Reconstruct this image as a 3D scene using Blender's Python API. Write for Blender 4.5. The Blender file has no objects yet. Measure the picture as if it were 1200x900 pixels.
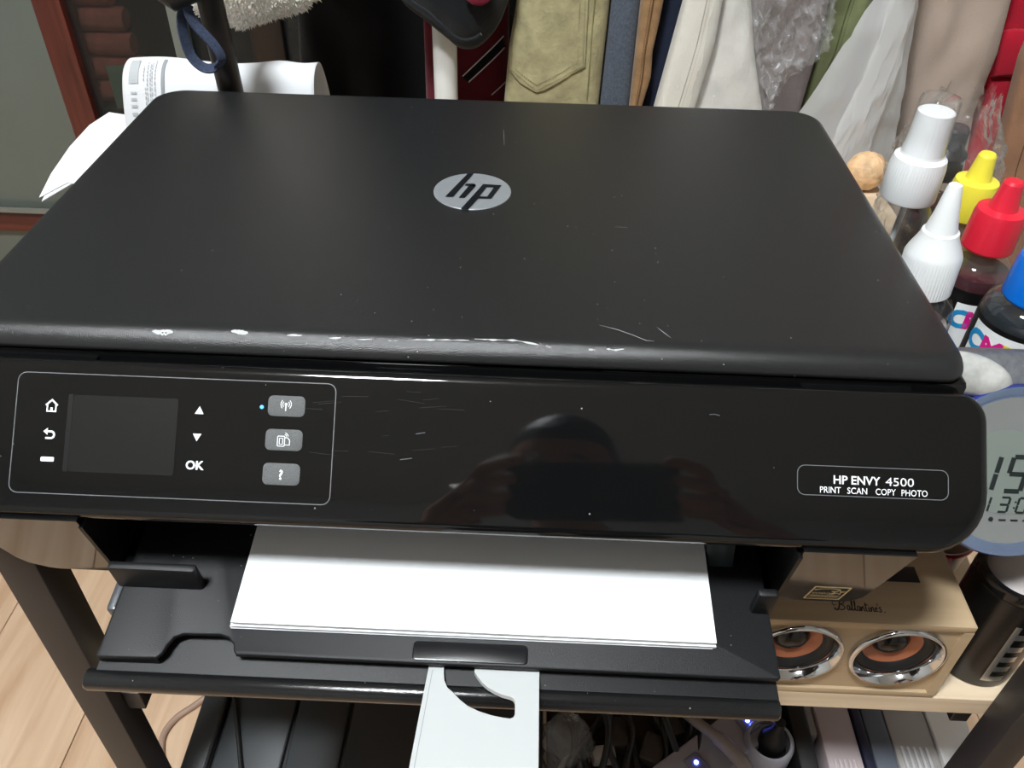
import bpy, bmesh, math, random
from mathutils import Vector, Matrix
PI = math.pi
R0 = random.Random(7)
scene = bpy.context.scene
COL = scene.collection
ZF = 0.84                      # the printer's lid is 0.84 m above the floor; builders below use z measured from the lid

# ------------------------------------------------------------------ camera, world, exposure
cd = bpy.data.cameras.new('camera'); cam = bpy.data.objects.new('camera', cd); COL.objects.link(cam)
cd.sensor_width = 36.0; cd.lens = 985.0 / 1200.0 * 36.0; cd.clip_start = 0.01
rt, dn, fw = Vector((0.99913, 0.03604, 0.02095)), Vector((0.03922, -0.64268, -0.76513)), Vector((-0.01411, 0.76529, -0.64354))
m4 = Matrix((rt, -dn, -fw)).transposed().to_4x4()
m4.translation = Vector((0.0325, -0.27191, 0.2172)) + Vector((0, 0, ZF))
cam.matrix_world = m4
scene.camera = cam
wd = bpy.data.worlds.new('world'); scene.world = wd; wd.use_nodes = True
wd.node_tree.nodes['Background'].inputs[0].default_value = (.8, .88, 1, 1)
wd.node_tree.nodes['Background'].inputs[1].default_value = 0.05
vs = scene.view_settings
vs.view_transform = 'Standard'; vs.look = 'None'; vs.gamma = 1.0; vs.use_curve_mapping = False
vs.exposure = 0.0

# ------------------------------------------------------------------ materials
def srgb(r, g, b):
    f = lambda c: (c/255/12.92) if c/255 <= .04045 else ((c/255+.055)/1.055)**2.4
    return (f(r), f(g), f(b), 1)
MATS = {}
def pm(name, col, rough=.5, metal=0, spec=.5, nscale=0, namt=0, bscale=0, bstr=0, coat=0, emit=None, estr=0,
       stretch=None, dust=0, dustsc=130, sheen=0, ndetail=3, rvar=0):
    if name in MATS: return MATS[name]
    m = bpy.data.materials.new(name); m.use_nodes = True; MATS[name] = m
    nt = m.node_tree; N = nt.nodes; L = nt.links; b = N['Principled BSDF']
    c = srgb(*col) if max(col) > 1 else (*col, 1)
    b.inputs['Base Color'].default_value = c
    b.inputs['Roughness'].default_value = rough; b.inputs['Metallic'].default_value = metal
    b.inputs['Specular IOR Level'].default_value = spec
    b.inputs['Coat Weight'].default_value = coat; b.inputs['Coat Roughness'].default_value = .04
    b.inputs['Sheen Weight'].default_value = sheen
    tc = N.new('ShaderNodeTexCoord'); co = tc.outputs['Object']
    if stretch:
        mp = N.new('ShaderNodeMapping'); mp.inputs['Scale'].default_value = stretch
        L.new(co, mp.inputs['Vector']); co = mp.outputs['Vector']
    colout = None
    if namt:
        n = N.new('ShaderNodeTexNoise'); n.inputs['Scale'].default_value = nscale; n.inputs['Detail'].default_value = ndetail
        L.new(co, n.inputs['Vector'])
        r = N.new('ShaderNodeMapRange'); r.inputs['From Min'].default_value = .3; r.inputs['From Max'].default_value = .7
        r.inputs['To Min'].default_value = 1-namt; r.inputs['To Max'].default_value = 1+namt
        L.new(n.outputs['Fac'], r.inputs['Value'])
        hv = N.new('ShaderNodeHueSaturation'); hv.inputs['Color'].default_value = c
        L.new(r.outputs[0], hv.inputs['Value']); colout = hv.outputs[0]
    if dust:
        v = N.new('ShaderNodeTexVoronoi'); v.inputs['Scale'].default_value = dustsc; L.new(tc.outputs['Object'], v.inputs['Vector'])
        sp = N.new('ShaderNodeSeparateColor'); L.new(v.outputs['Color'], sp.inputs[0])
        rr_ = N.new('ShaderNodeMapRange'); rr_.inputs['From Min'].default_value = 1-dust; rr_.inputs['From Max'].default_value = 1
        rr_.inputs['To Min'].default_value = 0; rr_.inputs['To Max'].default_value = .085
        L.new(sp.outputs[0], rr_.inputs['Value'])
        lt = N.new('ShaderNodeMath'); lt.operation = 'LESS_THAN'; L.new(v.outputs['Distance'], lt.inputs[0]); L.new(rr_.outputs[0], lt.inputs[1])
        mx = N.new('ShaderNodeMix'); mx.data_type = 'RGBA'; L.new(lt.outputs[0], mx.inputs['Factor'])
        mx.inputs[6].default_value = c
        if colout: L.new(colout, mx.inputs[6])
        mx.inputs[7].default_value = (.22, .22, .215, 1); colout = mx.outputs[2]
    if colout: L.new(colout, b.inputs['Base Color'])
    if rvar:
        n3 = N.new('ShaderNodeTexNoise'); n3.inputs['Scale'].default_value = 40; n3.inputs['Detail'].default_value = 6
        L.new(co, n3.inputs['Vector'])
        r3 = N.new('ShaderNodeMapRange'); r3.inputs['From Min'].default_value = .45; r3.inputs['From Max'].default_value = .75
        r3.inputs['To Min'].default_value = rough; r3.inputs['To Max'].default_value = rough+rvar
        L.new(n3.outputs['Fac'], r3.inputs['Value']); L.new(r3.outputs[0], b.inputs['Roughness'])
    if bstr:
        n2 = N.new('ShaderNodeTexNoise'); n2.inputs['Scale'].default_value = bscale; n2.inputs['Detail'].default_value = 2
        L.new(co, n2.inputs['Vector'])
        bp = N.new('ShaderNodeBump'); bp.inputs['Strength'].default_value = bstr; bp.inputs['Distance'].default_value = .001
        L.new(n2.outputs['Fac'], bp.inputs['Height']); L.new(bp.outputs[0], b.inputs['Normal'])
    if emit:
        b.inputs['Emission Color'].default_value = (*emit, 1); b.inputs['Emission Strength'].default_value = estr
    return m
def film(name, tint=(1,1,1), white=.12, gloss=.35, rough=.08, bscale=60, bstr=.4, base=.06):
    if name in MATS: return MATS[name]
    m = bpy.data.materials.new(name); m.use_nodes = True; MATS[name] = m
    nt = m.node_tree; N = nt.nodes; L = nt.links; N.remove(N['Principled BSDF']); out = N['Material Output']
    tr = N.new('ShaderNodeBsdfTransparent'); tr.inputs[0].default_value = (*tint, 1)
    df = N.new('ShaderNodeBsdfDiffuse'); df.inputs[0].default_value = (.90, .91, .92, 1)
    tl = N.new('ShaderNodeBsdfTranslucent'); tl.inputs[0].default_value = (.90, .91, .92, 1)
    ad = N.new('ShaderNodeMixShader'); ad.inputs[0].default_value = .4; L.new(df.outputs[0], ad.inputs[1]); L.new(tl.outputs[0], ad.inputs[2])
    m1 = N.new('ShaderNodeMixShader'); m1.inputs[0].default_value = white; L.new(tr.outputs[0], m1.inputs[1]); L.new(ad.outputs[0], m1.inputs[2])
    gl = N.new('ShaderNodeBsdfGlossy'); gl.inputs['Roughness'].default_value = rough
    lw = N.new('ShaderNodeLayerWeight'); lw.inputs[0].default_value = .25
    mr = N.new('ShaderNodeMapRange'); mr.inputs['To Min'].default_value = base; mr.inputs['To Max'].default_value = gloss+base
    pw = N.new('ShaderNodeMath'); pw.operation = 'POWER'; pw.inputs[1].default_value = 3.5; lw.inputs[0].default_value = .5
    L.new(lw.outputs['Facing'], pw.inputs[0]); L.new(pw.outputs[0], mr.inputs['Value'])
    m2 = N.new('ShaderNodeMixShader'); L.new(mr.outputs[0], m2.inputs[0]); L.new(m1.outputs[0], m2.inputs[1]); L.new(gl.outputs[0], m2.inputs[2])
    if bstr:
        tc = N.new('ShaderNodeTexCoord'); n2 = N.new('ShaderNodeTexNoise'); n2.inputs['Scale'].default_value = bscale; n2.inputs['Detail'].default_value = 5
        n2.inputs['Distortion'].default_value = 1.2
        L.new(tc.outputs['Object'], n2.inputs['Vector'])
        bp = N.new('ShaderNodeBump'); bp.inputs['Strength'].default_value = bstr; bp.inputs['Distance'].default_value = .004
        L.new(n2.outputs['Fac'], bp.inputs['Height']); L.new(bp.outputs[0], gl.inputs['Normal']); L.new(bp.outputs[0], lw.inputs['Normal'])
    L.new(m2.outputs[0], out.inputs[0])
    return m
def wood(name, c1, c2, scale=(60, 4, 60), rough=.45, bstr=.1):
    if name in MATS: return MATS[name]
    m = bpy.data.materials.new(name); m.use_nodes = True; MATS[name] = m
    nt = m.node_tree; N = nt.nodes; L = nt.links; b = N['Principled BSDF']; b.inputs['Roughness'].default_value = rough
    tc = N.new('ShaderNodeTexCoord'); mp = N.new('ShaderNodeMapping'); mp.inputs['Scale'].default_value = scale
    L.new(tc.outputs['Object'], mp.inputs['Vector'])
    n = N.new('ShaderNodeTexNoise'); n.inputs['Scale'].default_value = 1; n.inputs['Detail'].default_value = 6; n.inputs['Distortion'].default_value = .8
    L.new(mp.outputs[0], n.inputs['Vector'])
    cr = N.new('ShaderNodeValToRGB'); cr.color_ramp.elements[0].position = .3; cr.color_ramp.elements[1].position = .7
    cr.color_ramp.elements[0].color = srgb(*c1); cr.color_ramp.elements[1].color = srgb(*c2)
    L.new(n.outputs['Fac'], cr.inputs[0]); L.new(cr.outputs[0], b.inputs['Base Color'])
    bp = N.new('ShaderNodeBump'); bp.inputs['Strength'].default_value = bstr; bp.inputs['Distance'].default_value = .0006
    L.new(n.outputs['Fac'], bp.inputs['Height']); L.new(bp.outputs[0], b.inputs['Normal'])
    return m

# ------------------------------------------------------------------ mesh builder
class F:                                                   # a local frame: origin, u, v, n
    def __init__(s, o=(0,0,0), u=(1,0,0), v=(0,1,0), n=None):
        s.o, s.u, s.v = Vector(o), Vector(u).normalized(), Vector(v).normalized()
        s.n = Vector(n).normalized() if n else s.u.cross(s.v).normalized()
    def __call__(s, a, b, h=0): return s.o + s.u*a + s.v*b + s.n*h
XY = F()
def rr(x0, y0, x1, y1, r, n=6):
    """rounded rectangle outline, counter-clockwise; r is one radius or four (x0y0, x1y0, x1y1, x0y1)"""
    if not isinstance(r, (tuple, list)): r = (r,)*4
    pts = []
    for (cx, cy, a0, q) in ((x0+r[0], y0+r[0], PI, r[0]), (x1-r[1], y0+r[1], 1.5*PI, r[1]), (x1-r[2], y1-r[2], 0, r[2]), (x0+r[3], y1-r[3], .5*PI, r[3])):
        for i in range(n+1):
            a = a0 + .5*PI*i/n; pts.append((cx+q*math.cos(a), cy+q*math.sin(a)))
    return pts
def inset(pts, d):
    n = len(pts); out = []
    for i in range(n):
        p = Vector(pts[i]); a = Vector(pts[i-1]); b = Vector(pts[(i+1) % n])
        e1 = (p-a); e2 = (b-p)
        if e1.length < 1e-9: e1 = e2
        if e2.length < 1e-9: e2 = e1
        n1 = Vector((-e1.y, e1.x)).normalized(); n2 = Vector((-e2.y, e2.x)).normalized()
        nn = n1+n2
        if nn.length < 1e-6: nn = n1
        nn.normalize(); k = max(.45, nn.dot(n1))
        q = p + nn*(d/k); out.append((q.x, q.y))
    return out
def ccw(p):
    a = sum(p[i-1][0]*p[i][1]-p[i][0]*p[i-1][1] for i in range(len(p)))
    return list(p) if a > 0 else list(p)[::-1]
class MB:
    def __init__(s): s.v = []; s.f = []
    def add(s, pts, faces):
        b = len(s.v); s.v += [Vector(p) for p in pts]; s.f += [tuple(i+b for i in f) for f in faces]; return s
    def rings(s, rings, cap0=True, cap1=True, closed=True):
        b = len(s.v); n = len(rings[0])
        for r in rings: s.v += [Vector(p) for p in r]
        for k in range(len(rings)-1):
            for i in range(n if closed else n-1):
                j = (i+1) % n
                s.f.append((b+k*n+i, b+k*n+j, b+(k+1)*n+j, b+(k+1)*n+i))
        if cap0: s.f.append(tuple(b+i for i in range(n))[::-1])
        if cap1: s.f.append(tuple(b+(len(rings)-1)*n+i for i in range(n)))
        return s
    def slab(s, outline, prof, fr=XY):                     # prof: list of (inset, height)
        outline = ccw(outline)
        return s.rings([[fr(x, y, h) for (x, y) in (inset(outline, d) if d else outline)] for (d, h) in prof])
    def prism(s, poly, h0, h1, fr=XY, b=0):
        if b: return s.slab(poly, [(b, h0), (0, h0+b), (0, h1-b), (b*.3, h1-b*.3), (b, h1)], fr)
        return s.slab(poly, [(0, h0), (0, h1)], fr)
    def box(s, x0, y0, z0, x1, y1, z1, b=0, fr=XY):
        x0, x1 = min(x0, x1), max(x0, x1); y0, y1 = min(y0, y1), max(y0, y1); z0, z1 = min(z0, z1), max(z0, z1)
        if b: return s.slab(rr(x0, y0, x1, y1, b, 2), [(b, z0), (b*.3, z0+b*.3), (0, z0+b), (0, z1-b), (b*.3, z1-b*.3), (b, z1)], fr)
        return s.prism([(x0, y0), (x1, y0), (x1, y1), (x0, y1)], z0, z1, fr)
    def lathe(s, prof, n=32, fr=XY, cap0=True, cap1=True, rib=0, nrib=0):
        rs = []
        for q in prof:
            r, h = q[0], q[1]; ring = []
            for i in range(n):
                a = 2*PI*i/n; k = r
                if len(q) > 2: k = r - (q[2] if i % 2 else 0)
                ring.append(fr(k*math.cos(a), k*math.sin(a), h))
            rs.append(ring)
        return s.rings(rs, cap0, cap1)
    def tube(s, pts, r, n=8, caps=True):
        pts = [Vector(p) for p in pts]; rs = []
        ref = Vector((.13, .21, .97))
        for i, p in enumerate(pts):
            t = (pts[min(i+1, len(pts)-1)]-pts[max(i-1, 0)]).normalized()
            a = t.cross(ref)
            if a.length < .1: a = t.cross(Vector((1, 0, 0)))
            a.normalize(); b = t.cross(a); q = r[i] if isinstance(r, (list, tuple)) else r
            rs.append([p + a*(q*math.cos(2*PI*k/n)) + b*(q*math.sin(2*PI*k/n)) for k in range(n)])
        return s.rings(rs, caps, caps)
    def ribbon(s, pts, w, fr=XY, h=.0003, closed=False, h0=0.0):    # a flat stroke with thickness
        pts = [Vector(p) for p in pts]; n = len(pts)
        off = []
        for i in range(n):
            a = pts[i-1] if (i > 0 or closed) else pts[0]; b = pts[(i+1) % n] if (i < n-1 or closed) else pts[n-1]
            e1 = (pts[i]-a); e2 = (b-pts[i])
            if e1.length < 1e-9: e1 = e2
            if e2.length < 1e-9: e2 = e1
            n1 = Vector((-e1.y, e1.x)).normalized(); n2 = Vector((-e2.y, e2.x)).normalized(); m = (n1+n2)
            if m.length < 1e-5: m = n1
            m.normalize(); off.append(m*(w/2/max(.5, m.dot(n1))))
        rs = [[fr(p.x+o.x, p.y+o.y, h0), fr(p.x+o.x, p.y+o.y, h), fr(p.x-o.x, p.y-o.y, h), fr(p.x-o.x, p.y-o.y, h0)] for p, o in zip(pts, off)]
        if closed: rs.append(rs[0]); return s.rings(rs, False, False)
        return s.rings(rs)
    def disc(s, cx, cy, r, fr=XY, h=.0003, n=16, h0=0.0):
        return s.prism([(cx+r*math.cos(2*PI*i/n), cy+r*math.sin(2*PI*i/n)) for i in range(n)], h0, h, fr)
    def text(s, body, size, fr, h=.0003, bold=0, shear=0, align='CENTER', space=1, width=None):
        cu = bpy.data.curves.new('t', 'FONT'); cu.body = body; cu.size = size; cu.align_x = align; cu.offset = bold*size
        cu.shear = shear; cu.space_character = space; cu.resolution_u = 3; cu.extrude = 0; cu.fill_mode = 'FRONT'
        o = bpy.data.objects.new('t', cu); COL.objects.link(o)
        me = bpy.data.meshes.new_from_object(o)
        k = 1
        xs = [v.co.x for v in me.vertices]
        if width and xs: k = width/(max(xs)-min(xs))
        b = len(s.v); s.v += [fr(v.co.x*k, v.co.y, h) for v in me.vertices]
        s.f += [tuple(b+i for i in p.vertices) for p in me.polygons]
        bpy.data.objects.remove(o); bpy.data.curves.remove(cu); bpy.data.meshes.remove(me)
        return s
    def build(s, name, mat, parent=None, smooth=40, recalc=True, origin=None):
        off = Vector((0, 0, ZF))
        if parent is not None: base = parent['_w']
        else: base = origin if origin is not None else None
        W = [p+off for p in s.v]
        if base is None:
            lo = [min(p[i] for p in W) for i in range(3)]; hi = [max(p[i] for p in W) for i in range(3)]
            base = ((lo[0]+hi[0])/2, (lo[1]+hi[1])/2, lo[2])
        bv = Vector(base)
        me = bpy.data.meshes.new(name); me.from_pydata([p-bv for p in W], [], s.f)
        if recalc:
            bm = bmesh.new(); bm.from_mesh(me); bmesh.ops.recalc_face_normals(bm, faces=bm.faces); bm.to_mesh(me); bm.free()
        me.update()
        if smooth:
            me.polygons.foreach_set('use_smooth', [True]*len(me.polygons)); me.set_sharp_from_angle(angle=math.radians(smooth))
        if mat: me.materials.append(mat)
        o = bpy.data.objects.new(name, me); COL.objects.link(o)
        WPOS[o.name] = bv
        if parent is not None:
            o.parent = parent['o']
        else: o.location = bv
        return P_(o, bv)
class P_(dict):
    def __init__(s, o, w): dict.__init__(s, o=o, _w=w)
WPOS = {}
def tag(p, label, cat, group=None, kind=None):
    o = p['o'] if isinstance(p, dict) else p
    if label: o['label'] = label
    if cat: o['category'] = cat
    if group: o['group'] = group
    if kind: o['kind'] = kind
    return p
def thing(name, label, cat, base, group=None):             # base in lid coordinates
    o = bpy.data.objects.new(name, None); COL.objects.link(o); o.empty_display_size = .02
    w = Vector(base)+Vector((0, 0, ZF)); o.location = w
    p = P_(o, w); return tag(p, label, cat, group)
def lab(p, label): p['o']['label'] = label; return p
def struct(p): p['o']['kind'] = 'structure'; return p
def stuff(p): p['o']['kind'] = 'stuff'; return p
def spline(pts, n=8):
    P = [Vector(p) for p in pts]; out = []
    for i in range(len(P)-1):
        p0 = P[max(i-1, 0)]; p1 = P[i]; p2 = P[i+1]; p3 = P[min(i+2, len(P)-1)]
        for k in range(n):
            t = k/n
            out.append(.5*((2*p1)+(p2-p0)*t+(2*p0-5*p1+4*p2-p3)*t*t+(3*p1-p0-3*p2+p3)*t**3))
    out.append(P[-1]); return out
def lerp_rows(rows, z):
    """rows sorted by descending z: (z, a, b...) ; linear interpolation, end slopes kept"""
    for i in range(len(rows)-1):
        if z >= rows[i+1][0] or i == len(rows)-2:
            t = (rows[i][0]-z)/(rows[i][0]-rows[i+1][0]); return [p+(q-p)*t for p, q in zip(rows[i][1:], rows[i+1][1:])]
def sm(a, b, x): t = min(1, max(0, (x-a)/(b-a))); return t*t*(3-2*t)
from mathutils import noise as MN
def nz(x, y, z=0): return MN.noise(Vector((x, y, z)))

# ------------------------------------------------------------------ shared materials
M_lid   = pm('black_textured_plastic', (.0125, .0129, .0134), .27, bscale=2200, bstr=.25, dust=.5, dustsc=230)
M_gloss = pm('black_gloss_plastic', (.004, .0042, .0044), .035, spec=.5, dust=.16, dustsc=210, rvar=.06)
M_inner = pm('black_inner_plastic', (.003, .003, .003), .5, spec=.25)
M_tray  = pm('black_tray_plastic', (.0062, .0068, .0080), .5, spec=.35, bscale=2200, bstr=.15, dust=.5, dustsc=210)
M_bar   = pm('black_bar_plastic', (.008, .0083, .0088), .17, bscale=1800, bstr=.12, dust=.5, dustsc=230)
M_prnt  = pm('white_print', (235, 238, 240), .5)
M_line  = pm('grey_print_line', (96, 98, 100), .4)
M_silver= pm('brushed_silver', (176, 181, 186), .33, metal=.6, nscale=300, namt=.08, stretch=(1, 12, 1))
M_paper = pm('white_paper', (238, 240, 242), .85, spec=.2)
M_steel = pm('black_steel_tube', (40, 36, 35), .42, bscale=900, bstr=.06)
M_black = pm('matt_black_plastic', (14, 14, 15), .5)

# ------------------------------------------------------------------ room
def struct_box(name, mat, *a):
    m = MB(); m.box(*a); return struct(m.build(name, mat, smooth=0))
FL = -ZF
M_wall = pm('painted_wall', (196, 197, 194), .8, nscale=6, namt=.03)
M_ceil = pm('painted_ceiling', (222, 223, 222), .85)
M_floorbase = pm('floor_screed', (120, 96, 74), .8)
floor = struct_box('floor', M_floorbase, -1.9, -2.2, FL-.06, 1.9, 1.32, FL-.006)
M_plank = wood('oak_laminate', (196, 160, 128), (224, 193, 162), (34, 3.2, 34), .42, .08)
xs = -.529-.17*8
for i in range(20):
    x0 = xs+.17*i; cut = -.95+((i*7) % 5)*.2
    for (ya, yb) in ((-2.2, cut), (cut, cut+1.6), (cut+1.6, 1.3)):
        if yb-ya < .02: continue
        m = MB(); m.box(x0+.0006, ya+.0006, FL-.006, x0+.17-.0006, yb-.0006, FL, .0012); m.build('plank', M_plank, floor, smooth=0)
struct_box('wall_back', M_wall, -1.9, 1.3, FL, 1.9, 1.36, 1.66)
struct_box('wall_left', M_wall, -1.96, -2.2, FL, -1.9, 1.3, 1.66)
struct_box('wall_right', M_wall, 1.9, -2.2, FL, 1.96, 1.3, 1.66)
struct_box('wall_front', M_wall, -1.9, -2.26, FL, 1.9, -2.2, 1.66)
struct_box('ceiling', M_ceil, -1.9, -2.2, 1.66, 1.9, 1.3, 1.72)
# ceiling lamp
t = thing('ceiling_lamp', 'round flat white ceiling lamp giving the room its light', 'lamp', (-.35, -.56, 1.60))
fl_ = F((-.35, -.56, 1.60))
MB().lathe([(.185, .03), (.185, .058), (.15, .0595)], 48, fl_).build('lamp_housing', pm('lamp_white', (230, 230, 230), .4), t)
MB().lathe([(.02, -.002), (.13, 0), (.165, .010), (.170, .03)], 48, fl_).build('lamp_diffuser', pm('lamp_glow', (1., 1., 1.), .5, emit=(.93, .975, 1.0), estr=215), t)

# ------------------------------------------------------------------ printer
pr = thing('printer', 'black all-in-one inkjet printer with a scratched lid and sloping glossy front panel', 'printer', (0, .13, -.12))
# body: two glossy wings with a dark cavity between
def yf(z): return -.046+(-.058-z)*.355 if z < -.0565 else -.0385+(z+.056)*1.0   # front of the body runs back as it goes down; above, it sits behind the panel
def wing(outer, inner, zs):                                # lists of x at each z
    rs = []
    for z, xo, xi in zip(zs, outer, inner):
        y = yf(z); rs.append([(xo, y, z), (xi, y, z), (xi, .275, z), (xo, .275, z)])
    return rs
zs = [-.120, -.1185, -.113, -.106, -.093, -.075, -.0570, -.0560, -.012]
m = MB()
m.rings(wing([-.190, -.1945, -.2015, -.2040, -.2046, -.2049, -.2049, -.2049, -.2049], [-.1605, -.1602, -.1595, -.1585, -.157, -.1548, -.1525, -.1525, -.1525], zs))
m.rings(wing([.188, .1925, .1963, .1968, .1972, .1975, .1978, .1978, .1978], [.1568, .1566, .156, .1552, .154, .1525, .151, .151, .151], zs))
m.box(-.2, .16, -.119, .19, .274, -.013)                   # rear block closing the cavity
m.box(-.2049, .012, -.056, .1978, .276, -.012); m.box(-.2255, .009, -.046, .2225, .282, -.0096, .002)
body = m.build('body', M_gloss, pr, 30)
m = MB(); m.box(-.1525, -.034, -.060, .151, .10, -.0563); m.box(-.155, .10, -.119, .153, .158, -.06)
m.box(-.1600, -.0225, -.1195, .1562, .158, -.1165)
m.rings([[(xa, -.0265, -.1185), (xb, -.0455, -.062), (xb, .10, -.062), (xa, .10, -.1185)] for xa, xb in ((-.1606, -.1536), (-.1590, -.1518))])
m.rings([[(xa, -.0265, -.1185), (xb, -.0455, -.062), (xb, .10, -.062), (xa, .10, -.1185)] for xa, xb in ((.1553, .1502), (.1569, .1520))])
cav = m.build('paper_bay', M_inner, pr, 0)
for q in ((-.146, .012, -.0768, -.112, .020, -.0760), (.125, .000, -.083, .142, .004, -.0815), (-.1085, -.004, -.0890, -.0965, -.002, -.0875), (.1175, -.006, -.0905, .1285, -.004, -.089)):
    lab(MB().box(*q).build('guide_rib', pm('dull_tan_plastic', (120, 104, 84), .5), cav, 0), 'small pale rib inside the dark paper bay')
m = MB(); m.prism([(.1225, -.006), (.134, -.006), (.134, .012), (.119, .012)], 0, .008, F((0, -.012, -.098), (1, 0, 0), (0, .35, .93)), .001)
m.build('paper_guide', pm('smoky_guide', (44, 52, 56), .3, dust=.3), pr)
# energy label on the right wing
wf = F((.1700, -.0254, -.1160), (1, 0, 0), (0, -.333, .943), (0, -.943, -.333))
m = MB(); m.ribbon(rr(0, 0, .0163, .0178, .0002, 1), .0006, wf, .0003, closed=True)
m.ribbon([(.0012, .0052), (.0150, .0052)], .0003, wf); m.ribbon([(.0012, .0032), (.0150, .0032)], .0003, wf)
m.text('energy', .0042, F(wf(.0064, .0080), wf.u, wf.v, wf.n), .0003, shear=.35)
st = [(.0125+(.0032 if i % 2 == 0 else .0013)*math.cos(PI/2+PI*i/5), .0108+(.0036 if i % 2 == 0 else .0014)*math.sin(PI/2+PI*i/5)) for i in range(10)]
m.ribbon(st, .0004, wf, .0003, closed=True)
m.ribbon([(.001, .0135), (.004, .0152), (.009, .0158), (.0125, .0145)], .0003, wf)
lab(m.build('energy_label', pm('pale_gold_print', (206, 186, 140), .35), body, 0), 'small pale gold outlined efficiency label')

# lid
lo = rr(-.2225, .0085, .2225, .2851, (.012, .012, .022, .022), 10)
def lid_ring(d, h, k=1.0):
    out = []
    for (x, y) in inset(lo, d):
        f = max(0, 1-(y-.0085)/.03)
        out.append((x, y+d*k*f, h))
    return out
lid = MB().rings([lid_ring(.003, -.0092), lid_ring(.0004, -.0090), lid_ring(0, -.0082), lid_ring(.0002, -.0066), lid_ring(.0008, -.0048), lid_ring(.0016, -.0031), lid_ring(.0026, -.0016), lid_ring(.0038, -.0006), lid_ring(.0052, -.0001), lid_ring(.0070, 0)]).build('lid', M_lid, pr, 60)
# round emblem on the lid
m = MB(); m.lathe([(.0213, 0), (.0213, .0003), (.0210, .0005)], 72, F((0, .1497, -.0001)), cap0=False)
bad = m.build('emblem', M_silver, lid, 30)
m = MB()
def tri(m, pl, h=.00075):
    pts = [(p[0], p[1], h) for p in pl]; m.add(pts, [tuple(range(len(pts)))])
for pl in ([[(-0.00409, 0.16985), (-0.00064, 0.17012), (-0.00985, 0.14129), (-0.01419, 0.1412)], [(-0.00402, 0.15733), (0.00042, 0.15768), (0.00153, 0.15622), (0.00127, 0.15402), (-0.00252, 0.15475), (-0.00474, 0.15509)], [(0.00118, 0.15607), (0.00127, 0.15402), (-0.00343, 0.1408), (-0.00677, 0.14054), (-0.00228, 0.15477), (0.00018, 0.15676)], [(0.00549, 0.15756), (0.01575, 0.15694), (0.01162, 0.15406), (0.0076, 0.154)], [(0.01575, 0.15694), (0.01087, 0.14079), (0.0086, 0.14307), (0.01162, 0.15406)], [(0.01087, 0.14079), (-0.00039, 0.14042), (0.00436, 0.14299), (0.0086, 0.14307)], [(-0.00039, 0.14042), (0.00549, 0.15756), (0.0076, 0.154), (0.00436, 0.14299)], [(-0.0001, 0.14117), (0.00399, 0.14075), (-0.00068, 0.12751), (-0.00459, 0.12815)]]): tri(m, pl)
lab(m.build('emblem_letters', pm('emblem_dark', (16, 18, 22), .3), lid, 0, recalc=True), 'dark slanted letters hp on the silver disc')
# worn paint along the lid's front edge
from mathutils.bvhtree import BVHTree
lme = lid['o'].data; off = lid['_w']
bvh = BVHTree.FromPolygons([v.co + off for v in lme.vertices], [tuple(p.vertices) for p in lme.polygons])
def drape(x, y):
    r = bvh.ray_cast(Vector((x, y, 1+ZF)), Vector((0, 0, -1)))
    return (r[0].z-ZF) if r[0] else 0
def scuff(m, pts, w, jit=.25):
    P = [Vector((p[0], p[1])) for p in pts]; top = []; bot = []
    for i, p in enumerate(P):
        d = (P[min(i+1, len(P)-1)]-P[max(i-1, 0)]).normalized(); n = Vector((-d.y, d.x))
        q = w*(.5 if 0 < i < len(P)-1 else .15)*(1+R0.uniform(-jit, jit)*2)
        a = p+n*q; b = p-n*q*(1+R0.uniform(-jit, jit))
        top.append((a.x, a.y, drape(a.x, a.y)+.00012)); bot.append((b.x, b.y, drape(b.x, b.y)+.00012))
    k = len(top); m.add(top+bot, [(i, i+1, k+i+1, k+i) for i in range(k-1)])
def blob(m, a, b, w, n=12):
    A = Vector(a); B = Vector(b); d = (B-A).normalized(); nn = Vector((-d.y, d.x)); top = []; bot = []
    for i in range(n+1):
        t = i/n; c = A+(B-A)*t; q = w/2*(.12+math.sin(PI*t)**.6)
        for lst, s_ in ((top, 1), (bot, -1)):
            p = c+nn*(s_*q*R0.uniform(.6, 1.25)); lst.append((p.x, p.y, drape(p.x, p.y)+.00015))
    m.add(top+bot, [(i, i+1, n+1+i+1, n+1+i) for i in range(n)])
def dense(a, b, n): return [(a[0]+(b[0]-a[0])*i/n, a[1]+(b[1]-a[1])*i/n) for i in range(n+1)]
m = MB()
for pl, w in ([([(-0.12818, 0.01369), (-0.12591, 0.01353), (-0.12342, 0.01276), (-0.12126, 0.0129), (-0.11894, 0.01367)], 0.0022), ([(-0.09433, 0.01525), (-0.09189, 0.01449), (-0.08946, 0.01372), (-0.08673, 0.01451)], 0.002), ([(-0.07011, 0.01435), (-0.06706, 0.01393), (-0.0635, 0.01447)], 0.0008), ([(-0.05194, 0.01368), (-0.04855, 0.01329), (-0.04613, 0.01405)], 0.0008)]): blob(m, pl[0], pl[-1], w)
for pl, w in ([([(-0.04087, 0.01352), (-0.03326, 0.014)], 0.0003), ([(-0.02622, 0.01354), (-0.02223, 0.0138)], 0.0003), ([(-0.01791, 0.01438), (-0.00623, 0.01482), (0.00841, 0.01515)], 0.0005), ([(0.01055, 0.01589), (0.01936, 0.01585), (0.02742, 0.01606), (0.03844, 0.01434)], 0.0006), ([(0.04136, 0.01393), (0.04354, 0.01347)], 0.0003), ([(0.05955, 0.01329), (0.06209, 0.01315)], 0.0005), ([(0.06721, 0.01377), (0.07046, 0.01338), (0.07486, 0.01396)], 0.0006)]): scuff(m, [q for i in range(len(pl)-1) for q in dense(pl[i], pl[i+1], 6)], w, .4)
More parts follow.
